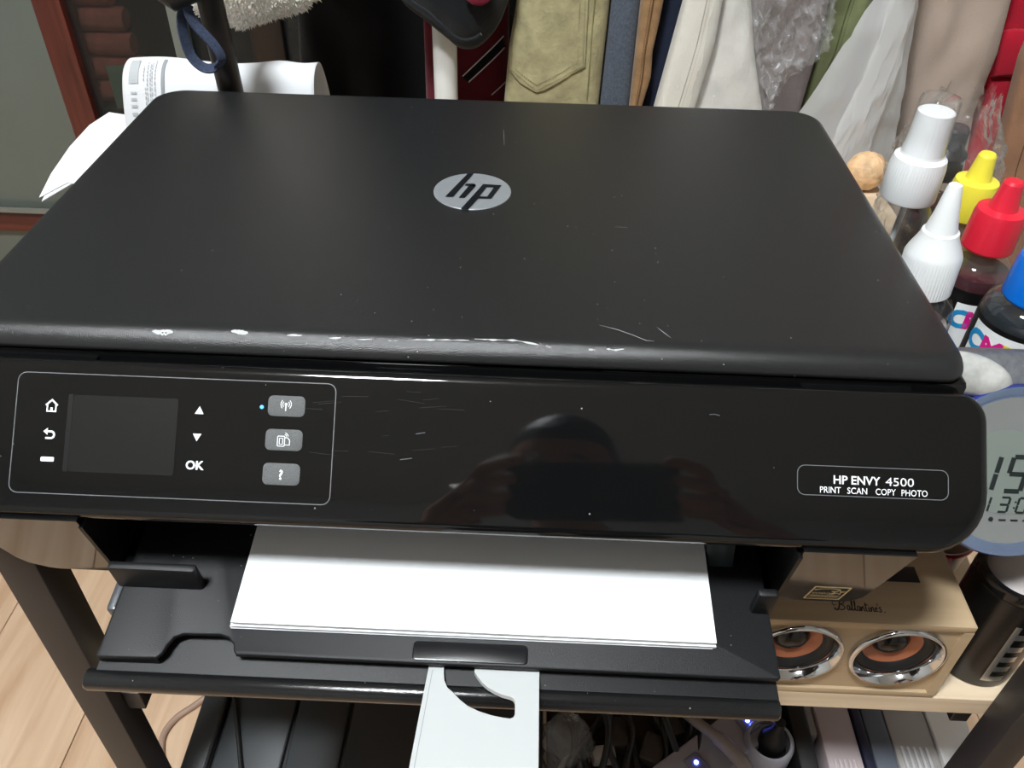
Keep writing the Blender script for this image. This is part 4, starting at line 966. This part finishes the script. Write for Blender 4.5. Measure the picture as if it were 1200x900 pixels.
for xc in (drx-.057, drx):
    f = F((xc, y0+.0020, drz), (1, 0, 0), (0, 0, 1), (0, -1, 0)); K = lambda P: [(r*KS, h*KS) for r, h in P]
    MB().lathe(K([(.0249, 0), (.0252, .0030), (.0244, .0042), (.0232, .0044), (.0206, .0010), (.0203, -.003)]), 64, f, False, False).build('driver_ring', M_chr, sp, 60)
    MB().lathe(K([(.0206, -.0026), (.0196, -.0016), (.0180, -.0020), (.0158, -.0050)]), 56, f, False, False).build('surround', M_rub, sp, 60)
    MB().lathe(K([(.0160, -.0048), (.0100, -.0098)]), 56, f, False, False).build('cone', M_cop, sp, 60)
    MB().lathe(K([(.0102, -.0098), (.0098, -.0070), (.0070, -.0044), (.0035, -.0032), (.0005, -.0028)]), 40, f, False, True).build('dust_cap', M_cap, sp, 60)
    MB().lathe(K([(.0206, -.0030), (.0202, -.0115), (.0001, -.0115)]), 40, f, False, False).build('driver_back', M_rub, sp, 60)
# script lettering on the top
pA, pB = Vector((0.20706, 0.00845, -0.1712)), Vector((0.23623, 0.00772, -0.1712))
u = (pB-pA).normalized(); tf = F(pA+Vector((0, 0, .00002)), u, (-u.y, u.x, 0), (0, 0, 1))
Wt = (pB-pA).length; k = Wt/63.0
m = MB()
def pen(pts, w=1.1): m.ribbon([(p[0]*k, p[1]*k*1.55) for p in spline([(a, b, 0) for a, b in pts], 5)], w*k, tf, .0002)
pen([(8, 9.5), (4, 8.5), (1, 6), (2, 4), (5, 4.5)], .8); pen([(11, 9.5), (9, 4), (6, 0), (3, .3), (2.5, 1.6)], 1.6)
pen([(6, 9), (11, 9.8), (15, 9), (15, 6.5), (11, 5), (14, 4), (14.5, 1.5), (11, 0), (8, .5)], 1.1)
def la(x): pen([(x+3.2, 4), (x+1.2, 4.2), (x, 2), (x+.8, .2), (x+2.4, .6), (x+3.4, 3.8), (x+3.1, .6), (x+4.6, .3)])
def ll(x): pen([(x, .3), (x+2.2, 5), (x+3, 8.6), (x+2, 8.4), (x+1.4, 3), (x+1.8, .2), (x+3.2, .5)])
la(17.5); ll(22); ll(25.5); la(29.5)
pen([(34.2, 3.8), (34, .2), (35.4, 3.4), (37, 4), (37.2, .6), (38.6, .3)])
pen([(40.6, 8), (39.8, 3), (40, .4), (41.6, .3)]); pen([(38.6, 5.6), (43, 6.2)], .9)
pen([(43.4, 3.8), (43, .2), (44, .3)]); pen([(43.6, 5.6), (43.9, 5.8)], 1.2)
pen([(45.6, 3.8), (45.4, .2), (46.8, 3.4), (48.4, 4), (48.6, .6), (50, .3)])
pen([(50.6, 2), (53, 3), (52.4, 4), (50.8, 3), (51, .6), (53.4, .6)])
pen([(54.8, 7.6), (54.4, 6)], 1.0); pen([(58, 4.4), (55.8, 4), (57.6, 1.8), (56.6, .1), (54.6, .6)]); m.disc(61*k, .2*k, .8*k, tf, .0002, 8)
lab(m.build('script_name', pm('dark_brown_print', (40, 28, 20), .5), sp, 0), 'dark script name lettered on the wood')
cA = (0.2646, 0.03985, -0.1712); cB = (0.26173, 0.02835, -0.1712)
m = MB(); m.box(cB[0]-.030, cB[1]+.0006, -.1716, cB[0], cA[1], -.1708, .0002); m.build('control_recess', pm('recess_black', (14, 12, 12), .5), sp, 30)
# black cylinder
cy = thing('canister', 'black upright cylinder with silver block letters beside the wooden speaker', 'canister', (.3175, .0325, -.2435))
f = F((.3175, .0325, -.2434))
MB().lathe([(.0225, 0), (.0238, .0012), (.0240, .003), (.0240, .075), (.0235, .0772)], 56, f).build('barrel', pm('satin_black', (11, 11, 11), .24, bscale=1200, bstr=.1), cy, 40)
MB().lathe([(.0225, .0772), (.0238, .0778), (.0241, .0815), (.0235, .0840), (.0205, .0845), (.0190, .0825), (.0185, .0800)], 56, f, True, False).build('rim', pm('rim_black', (14, 14, 15), .15), cy, 50)
MB().lathe([(.0188, .0802), (.0160, .0825), (.008, .0835), (.0005, .0836)], 40, f, False, True).build('lid', pm('lid_pale', (176, 168, 166), .35), cy, 50)
m = MB(); ang = -2.31704+.80
ring_sector(m, f, .0242, ang-.30, ang-.16, .008, .062, 4)
for zz in (.008, .018, .028, .038, .050): ring_sector(m, f, .0242, ang-.16, ang+.22, zz, zz+.0052, 6)
lab(m.build('silver_letters', pm('silver_letter', (206, 206, 202), .25, metal=.9), cy, 0, recalc=False), 'silver block lettering')
# small things between speaker and cylinder
gx, gy = .2960, .0860
cu_ = thing('cup', 'clear plastic cup with a red rim line behind the wooden speaker', 'cup', (gx, gy, -.2435))
f = F((gx, gy, -.2434))
MB().lathe([(.018, 0), (.0235, .055), (.0240, .0575), (.0232, .0575), (.0175, .001)], 48, f, True, False).build('cup_wall', pm('greyish_cup', (196, 186, 184), .3), cu_, 50)
MB().lathe([(.0239, .0535), (.0246, .0545), (.0247, .0565), (.0241, .0575)], 48, f, False, False).build('rim_line', pm('red_rim_line', (186, 30, 50), .4), cu_, 50)
m = MB(); rs = []
for j in range(9):
    kk = j/8; rs.append([Vector((.2915+.0055*math.cos(2*PI*i/20)*(1+.3*nz(i, j*1.7)), .0610+.0045*math.sin(2*PI*i/20), -.2434+kk*.056)) for i in range(20)])
m.rings(rs); tag(m.build('wrapper', pm('pink_foil', (196, 74, 110), .3, nscale=70, namt=.5, bscale=150, bstr=.8), None, 180), 'crumpled pink wrapper between the speaker and the black cylinder', 'wrapper')

# ------------------------------------------------------------------ under the rack
LZ = -.43
bxm = pm('black_bin_plastic', (30, 32, 34), .38, bscale=700, bstr=.12)
bn = thing('storage_bin', 'large black plastic bin under the printer at the left', 'bin', (-.08, .1, FL))
m = MB(); m.box(-.209, 0.004, FL, .058, .36, -.408, .004); m.build('bin_body', bxm, bn, 30)
m = MB(); m.box(-.209, .004, -.4085, -.1895, .36, -.400, .002); m.build('bin_rim', bxm, bn, 30)
m = MB(); m.box(-.1875, .006, -.4085, -.1365, .35, -.4035, .0012); m.box(-.1335, .006, -.4085, -.094, .35, -.4035, .0012); m.box(-.091, .006, -.4085, .056, .35, -.4050, .0012); m.build('lid_panel', pm('bin_lid', (36, 40, 43), .42), bn, 30)
tag(MB().tube([(-0.18636, 0.0707, -0.4), (-0.17642, 0.04489, -0.401), (-0.16324, 0.00967, -0.4015), (-0.15216, -0.02296, -0.4015)], .0017, 8).build('cable', M_black), 'thin black cable lying straight across the black bin lid', 'cable')
c_ = [(-0.3589, 0.32662, -0.8355), (-0.38383, 0.29564, -0.8355), (-0.40503, 0.27425, -0.8355), (-0.41392, 0.25173, -0.8355), (-0.40925, 0.2294, -0.8355), (-0.39547, 0.20284, -0.8355)]
tag(MB().tube(spline(c_, 6), .0042, 10).build('cable', pm('beige_cable', (168, 140, 122), .5)), 'beige cable curving across the wooden floor', 'cable')
# power strip
pA, pB = Vector((0.16154, 0.02482, -0.402)), Vector((0.22984, 0.07513, -0.402))
u = Vector((pB.x-pA.x, pB.y-pA.y, 0)).normalized(); v = Vector((-u.y, u.x, 0)); Lp = (pB-pA).length
ps_ = thing('power_strip', 'grey-white power strip with glowing blue switches under the tray', 'power strip', (pA.x, pA.y, LZ))
f = F((pA.x, pA.y, LZ), u, v, (0, 0, 1))
M_ps = pm('strip_plastic', (150, 148, 156), .45)
MB().prism(rr(-.02, -.017, Lp+.010, .016, .006, 4), 0, .027, f, .002).build('strip_body', M_ps, ps_, 30)
M_led = pm('blue_led', (.3, .4, 1), .3, emit=(.10, .16, 1), estr=30)
leds = [(0.17227, 0.03205), (0.21663, 0.06707)]
for q in leds:
    d_ = Vector((q[0]-pA.x, q[1]-pA.y, 0)); a = d_.dot(u); b = d_.dot(v)
    MB().prism(rr(a-.007, b-.009, a+.007, b+.007, .002, 3), .0265, .0292, f, .001).build('switch', pm('switch_grey', (120, 120, 140), .3), ps_, 30)
    MB().disc(a, b, .0016, f, .0300, 12, .029).build('switch_light', M_led, ps_)
q = (0.2307, 0.05125)
f2 = F((q[0], q[1], LZ))
sk = thing('socket', 'round grey socket with a black plug pushed in, right of the power strip', 'socket', (q[0], q[1], LZ))
MB().lathe([(.0175, .0), (.0185, .002), (.0185, .030), (.017, .032), (.0150, .032), (.0145, .020)], 40, f2, True, False).build('socket_ring', M_ps, sk, 50)
MB().lathe([(.0142, .020), (.0005, .020)], 24, f2, False, False).build('socket_floor', M_black, sk)
MB().lathe([(.010, .0205), (.0105, .034), (.008, .040), (.004, .050), (.004, .058)], 24, F((q[0]+.002, q[1], LZ))).build('plug', M_black, sk, 50)
cbm = pm('grey_cable', (134, 124, 120), .5)
tag(MB().tube(spline([(0.16526, 0.08574, -0.415), (0.17587, 0.06444, -0.4), (0.18739, 0.04916, -0.392), (0.1984, 0.03778, -0.392), (0.20791, 0.02366, -0.395), (0.21217, 0.00287, -0.41)], 5), [.0042]*11+[.0056]*15, 10).build('cable', cbm), 'thick pale grey cable crossing over the power strip', 'cable')
tag(MB().tube(spline([(0.071, 0.031, -0.424), (0.07689, 0.04026, -0.422), (0.08888, 0.04485, -0.422), (0.10083, 0.04541, -0.422)], 5), .0023, 8).build('cable', pm('white_cable', (190, 186, 180), .5)), 'white cable ending in a small plug under the tray, beside the paper stop', 'cable')
qq = Vector((0.10545, 0.04494, -0.422))
tag(MB().box(-.009, -.006, -.0065, .009, .006, .006, .002, F(qq, (1, .15, 0), (-.15, 1, 0))).build('plug', pm('white_plug', (186, 180, 172), .5), None, 30), 'small white plug at the end of the white cable', 'plug')
m = MB(); rs = []
pc = Vector((0.07627, 0.05049, -0.41))
for j in range(22):
    kk = j/21; rs.append([pc+Vector(((.014+.006*math.sin(kk*3))*math.cos(a)*(1+.35*(1-2*abs(MN.noise(Vector((math.cos(a)*2, math.sin(a)*2, kk*5))))))*(1.1-.5*kk), (.020)*math.sin(a)*(1+.3*(1-2*abs(MN.noise(Vector((math.cos(a)*3, math.sin(a)*3, kk*4+9))))))*(1.1-.5*kk), -.0195+kk*.036)) for a in [2*PI*i/30 for i in range(30)]])
m.rings(rs); tag(m.build('plastic_bag', film('small_bag_film', (.9, .9, .9), white=.16, gloss=.6, rough=.06, bscale=120, bstr=.7), None, 180), 'small crumpled clear bag under the tray beside the grey paper stop', 'bag')
RC = random.Random(3)
blk = pm('black_cable', (17, 18, 20), .4)
for i in range(11):
    x = .078+i*.0088; y = .03+RC.uniform(-.02, .05); pts = []
    for j in range(6): pts.append((x+RC.uniform(-.016, .016), y-.07+j*.035, LZ+.0032+(.012+.010*(i % 3))*math.sin(PI*j/5)))
    tag(MB().tube(spline(pts, 5), .0026 if i % 3 else .0030, 8).build('cable', blk), 'black cable in the dark tangle under the tray', 'cable', 'tangled black cables under the tray')
for i, (px, py) in enumerate(((0.14396, 0.04914), (0.11751, 0.06171), (0.15749, 0.07067))):
    MBx = MB().box(-.009, -.012, 0, .009, .012, .016, .002, F((px, py, LZ), (1, .4*(i-1), 0), (-.4*(i-1), 1, 0), (0, 0, 1)))
    tag(MBx.build('adapter', pm('dull_adapter', (58, 54, 50), .5), None, 30), ('dull grey-brown plug adapter nearest the power strip in the tangle', 'dull grey-brown plug adapter beside the small clear bag', 'dull grey-brown plug adapter farthest back in the tangle')[i], 'adapter')
# boxes standing on the dark board at the right
def slabbox(name, label, cat, x0, x1, ya, yb, zt, mat, b=.0012): 
    t_ = MB().box(x0, ya, LZ, x1, yb, zt, b).build(name, mat, None, 30); return tag(t_, label, cat)
slabbox('box', 'narrow black box standing right of the round socket', 'box', .2500, .2640, -.0, .28, -.400, M_black)
wb = thing('box', 'pinkish white box with ribbed vents between black boxes under the speaker', 'box', (.284, .1, LZ))
MB().box(.2720, -.0, LZ, .2990, .20, -.402, .0015).build('shell', pm('pinkish_white', (176, 162, 164), .45), wb, 30)
m = MB()
for i in range(5): m.box(.2765+i*.0036, .005, -.4025, .2782+i*.0036, .040, -.4008, .0004)
stuff(m.build('vent_rib', pm('rib_white', (196, 184, 186), .4), wb, 30))
slabbox('box', 'thin dark navy box between the pinkish white and blue-grey boxes', 'box', .3000, .3070, 0, .28, -.400, pm('navy_box', (22, 24, 48), .4))
slabbox('box', 'blue-grey box between the thin navy and the ribbed light grey box', 'box', .3080, .3245, 0, .28, -.401, pm('bluegrey_box', (88, 94, 106), .5))
wb = thing('box', 'light grey box with long ribbed vents beside the blue-grey box', 'box', (.341, .1, LZ))
MB().box(.3258, 0, LZ, .3580, .28, -.402, .0015).build('shell', pm('light_grey_box', (166, 162, 160), .4), wb, 30)
m = MB()
for i in range(5): m.box(.3300+i*.0046, .006, -.4025, .3322+i*.0046, .052, -.4003, .0006)
stuff(m.build('vent_rib', pm('rib_grey', (192, 192, 194), .35), wb, 30))
slabbox('box', 'plain white box at the right end of the row under the speaker', 'box', .3592, .3890, .0, .28, -.400, pm('white_box', (240, 240, 240), .5))
slabbox('carton', 'dim grey-white crumpled carton behind the narrow black box', 'box', .2650, .2710, .06, .25, -.405, pm('dim_carton', (150, 148, 146), .6))

# ------------------------------------------------------------------ the person photographing the printer (seen mirrored in the gloss)
CAMP = Vector((0.0325, -0.27191, 0.2172))
HF = F(CAMP-fw*.045, rt, -dn, fw)                           # the phone's own frame, four and a half centimetres behind the lens
ph = thing('phone', 'dark phone held level in both hands above the printer', 'phone', tuple(HF(.07, -.04)))
MB().slab(rr(-.005, -.081, .155, -.006, .008, 4), [(.002, -.004), (0, -.002), (0, .002), (.002, .004)], HF).build('phone_body', pm('dark_phone', (10, 12, 14), .25), ph, 40)
MB().slab(rr(.000, -.034, .026, -.010, .005, 4), [(0, .004), (.001, .0055)], HF).build('camera_bump', M_black, ph, 40)
PX = .110
pe = thing('person', 'person in a dark grey sweater bending forward and holding up a phone with both hands', 'person', (PX, -.93, FL))
M_skin = pm('skin', (196, 148, 122), .5, nscale=30, namt=.06)
def skin(name, mat, verts, edges, radii, parent, root=0, sub=1, label=None):
    bv = parent['_w']; me = bpy.data.meshes.new(name)
    me.from_pydata([Vector(p)+Vector((0, 0, ZF))-bv for p in verts], edges, [])
    o = bpy.data.objects.new(name, me); COL.objects.link(o); o.parent = parent['o']
    sk_ = o.modifiers.new('skin', 'SKIN'); sk_.use_smooth_shade = True
    for i, d_ in enumerate(me.skin_vertices[0].data):
        d_.radius = radii[i] if isinstance(radii[i], tuple) else (radii[i], radii[i]); d_.use_root = (i == root)
    sb = o.modifiers.new('smooth', 'SUBSURF'); sb.levels = sub; sb.render_levels = sub
    me.materials.append(mat)
    p = P_(o, bv)
    if label: lab(p, label)
    return p
V_, E2, RD = [], [], []
def vtx(p, r, prev=None):
    V_.append(tuple(p)); RD.append(r)
    if prev is not None: E2.append((prev, len(V_)-1))
    return len(V_)-1
hip = vtx((PX, -.95, .03), (.15, .11)); waist = vtx((PX, -.93, .15), (.125, .095), hip); chest = vtx((PX, -.86, .31), (.15, .11), waist)
neckb = vtx((PX, -.775, .405), .065, chest); neck = vtx((PX, -.715, .455), .055, neckb); head0 = vtx((PX, -.640, .500), .060, neck)
wr = {}
for s_, sx_ in ((-1, 'left'), (1, 'right')):
    sh = vtx((PX+s_*.155, -.80, .355), .065, chest); el = vtx((PX+s_*.225, -.605, .135), .045, sh)
    A = lambda a, b, h: HF(a if s_ < 0 else .150-a, b, h)
    wri = vtx(A(-.082, -.105, -.040), (.030, .024), el); plm = vtx(A(-.054, -.066, -.021), (.026, .016), wri)
    for ch in (((-.036, -.034, -.012), (-.027, -.016, .006), (-.006, -.006, .013), (.012, -.003, .013)),
               ((-.042, -.048, -.011), (-.034, -.037, .009), (-.012, -.029, .014), (.006, -.026, .013)),
               ((-.044, -.062, -.011), (-.035, -.054, .010), (-.014, -.049, .014), (.002, -.047, .013)),
               ((-.045, -.075, -.013), (-.034, -.071, .009), (-.016, -.068, .012), (-.003, -.067, .012))):
        q = plm
        for i, c in enumerate(ch): q = vtx(A(*c), (.0092, .0085, .0080, .0066)[i], q)
    q = plm
    for i, c in enumerate(((-.046, -.070, -.028), (-.022, -.062, -.022), (.004, -.052, -.015), (.022, -.046, -.013))): q = vtx(A(*c), (.012, .0108, .0095, .0078)[i], q)
    th = vtx((PX+s_*.085, -.94, -.10), .088, hip); kn_ = vtx((PX+s_*.095, -.925, -.40), .062, th); an = vtx((PX+s_*.10, -.965, -.755), .042, kn_)
    vtx((PX+s_*.11, -.85, -.805), (.036, .030), an)
skin('body', M_skin, V_, E2, RD, pe, 0)
# sweater and trousers as clothing over the body
M_sw_ = pm('dark_grey_knit', (46, 48, 52), .95, nscale=80, namt=.15)
cv_, ce, cr_ = [], [], []
def cx_(p, r, prev=None):
    cv_.append(tuple(p)); cr_.append(r)
    if prev is not None: ce.append((prev, len(cv_)-1))
    return len(cv_)-1
a = cx_((PX, -.95, .00), (.168, .128)); b = cx_((PX, -.93, .15), (.150, .118), a); c = cx_((PX, -.86, .31), (.172, .130), b); d0 = cx_((PX, -.79, .392), .085, c)
for s_ in (-1, 1):
    A = lambda q1, q2, q3: HF(q1 if s_ < 0 else .150-q1, q2, q3)
    e = cx_((PX+s_*.155, -.80, .355), .082, c); g_ = cx_((PX+s_*.225, -.605, .135), .060, e); w_ = Vector(A(-.082, -.105, -.040)); el_ = Vector((PX+s_*.225, -.605, .135)); k_ = el_+(w_-el_)*.80
    cx_(k_, .042, g_)
skin('sweater', M_sw_, cv_, ce, cr_, pe, 0, label='dark grey knitted sweater')
cv_, ce, cr_ = [], [], []
a = cx_((PX, -.95, .04), (.160, .122))
for s_ in (-1, 1):
    b = cx_((PX+s_*.085, -.94, -.10), .100, a); c = cx_((PX+s_*.095, -.925, -.40), .078, b); cx_((PX+s_*.10, -.965, -.74), .060, c)
skin('trousers', pm('dark_trousers', (34, 36, 44), .95), cv_, ce, cr_, pe, 0, label='dark trousers')
for s_ in (-1, 1):
    m = MB(); m.slab(rr(PX+s_*.105-.045, -1.02, PX+s_*.105+.045, -.785, .04, 5), [(.004, FL+.001), (0, FL+.012), (0, FL+.030), (.012, FL+.06), (.030, FL+.075)], XY); m.build('shoe', M_black, pe, 60)
# head: looks down at the phone
fd = Vector((-.16, .72, -.66)).normalized(); hu = Vector((0, .68, .73)); hu = (hu-fd*hu.dot(fd)).normalized(); hr = fd.cross(hu).normalized()
HD = F((PX, -.605, .515), hr, fd, hu)
def gs(x, c, w): return math.exp(-((x-c)/w)**2)
def hpt(a, b, off=0):
    vx, vy, vz = math.cos(a)*math.cos(b), math.sin(a)*math.cos(b), math.sin(b)
    x = vx*(.076-.020*sm(.1, 1, -vz)*sm(-.2, .6, vy)); y = vy*.094; z = vz*(.112 if vz > 0 else .118)
    if vy > 0:
        f_ = sm(.3, .9, vy)
        y += f_*(.022*gs(vx, 0, .16)*gs(vz, -.22, .17)-.010*(gs(vx, .36, .17)+gs(vx, -.36, .17))*gs(vz, .02, .12)+.005*gs(vx, 0, .35)*gs(vz, -.52, .07)-.004*gs(vx, 0, .3)*gs(vz, -.44, .03)+.008*gs(vx, 0, .3)*gs(vz, -.80, .14))
    e = gs(abs(vx), .97, .10)*gs(vz, -.02, .22)*gs(vy, -.05, .16)
    x += (1 if vx > 0 else -1)*.016*e
    k = 1+off
    return HD(x*k, y*k, z*k)
m = MB(); m.rings([[hpt(2*PI*i/72, -PI/2+.02+(PI-.04)*j/48) for i in range(72)] for j in range(49)]); m.build('head', M_skin, pe, 180)
m = MB(); rs = []
for j in range(22):
    ring = []
    for i in range(60):
        a_ = 2*PI*i/60; lowb = .50*sm(-.2, .8, math.sin(a_))+.02-.50*sm(.1, 1, -math.sin(a_)); b_ = lowb+(PI/2-.01-lowb)*j/21
        ring.append(hpt(a_, b_, .012+.05*sm(0, .25, j/21)*(1+.3*nz(a_*3, b_*9))))
    rs.append(ring)
m.rings(rs); lab(m.build('hair', pm('dark_hair', (26, 22, 20), .55, nscale=300, namt=.4), pe, 180), 'short dark hair')
for s_ in (-1, 1):
    ec = HD(s_*.030, .083, .004)
    MB().rings([[ec+Vector((math.cos(2*PI*i/16)*math.cos(q), math.sin(2*PI*i/16)*math.cos(q), math.sin(q)))*.0115 for i in range(16)] for q in [(-PI/2+.05+(PI-.1)*k/8) for k in range(9)]]).build('eye', pm('eye_white', (214, 208, 200), .2), pe, 180)
    ic = ec+fd*.0108; MB().disc(0, 0, .005, F(ic, hr, hu, fd), .0012, 14).build('iris', pm('iris_brown', (40, 26, 18), .2), pe)
    MB().tube([HD(s_*(.016+.006*k), .0935-.0012*k*k, .020+.003*math.sin(k)) for k in range(6)], .0028, 6).build('eyebrow', MATS['dark_hair'], pe)
MB().tube([HD(-.024+.006*k, .0905+.0014*(16-(k-4)**2)/4, -.056+.0006*(k-4)**2) for k in range(9)], [.001, .003, .004, .0046, .0046, .0046, .004, .003, .001], 8).build('mouth', pm('lips', (158, 92, 84), .45), pe)
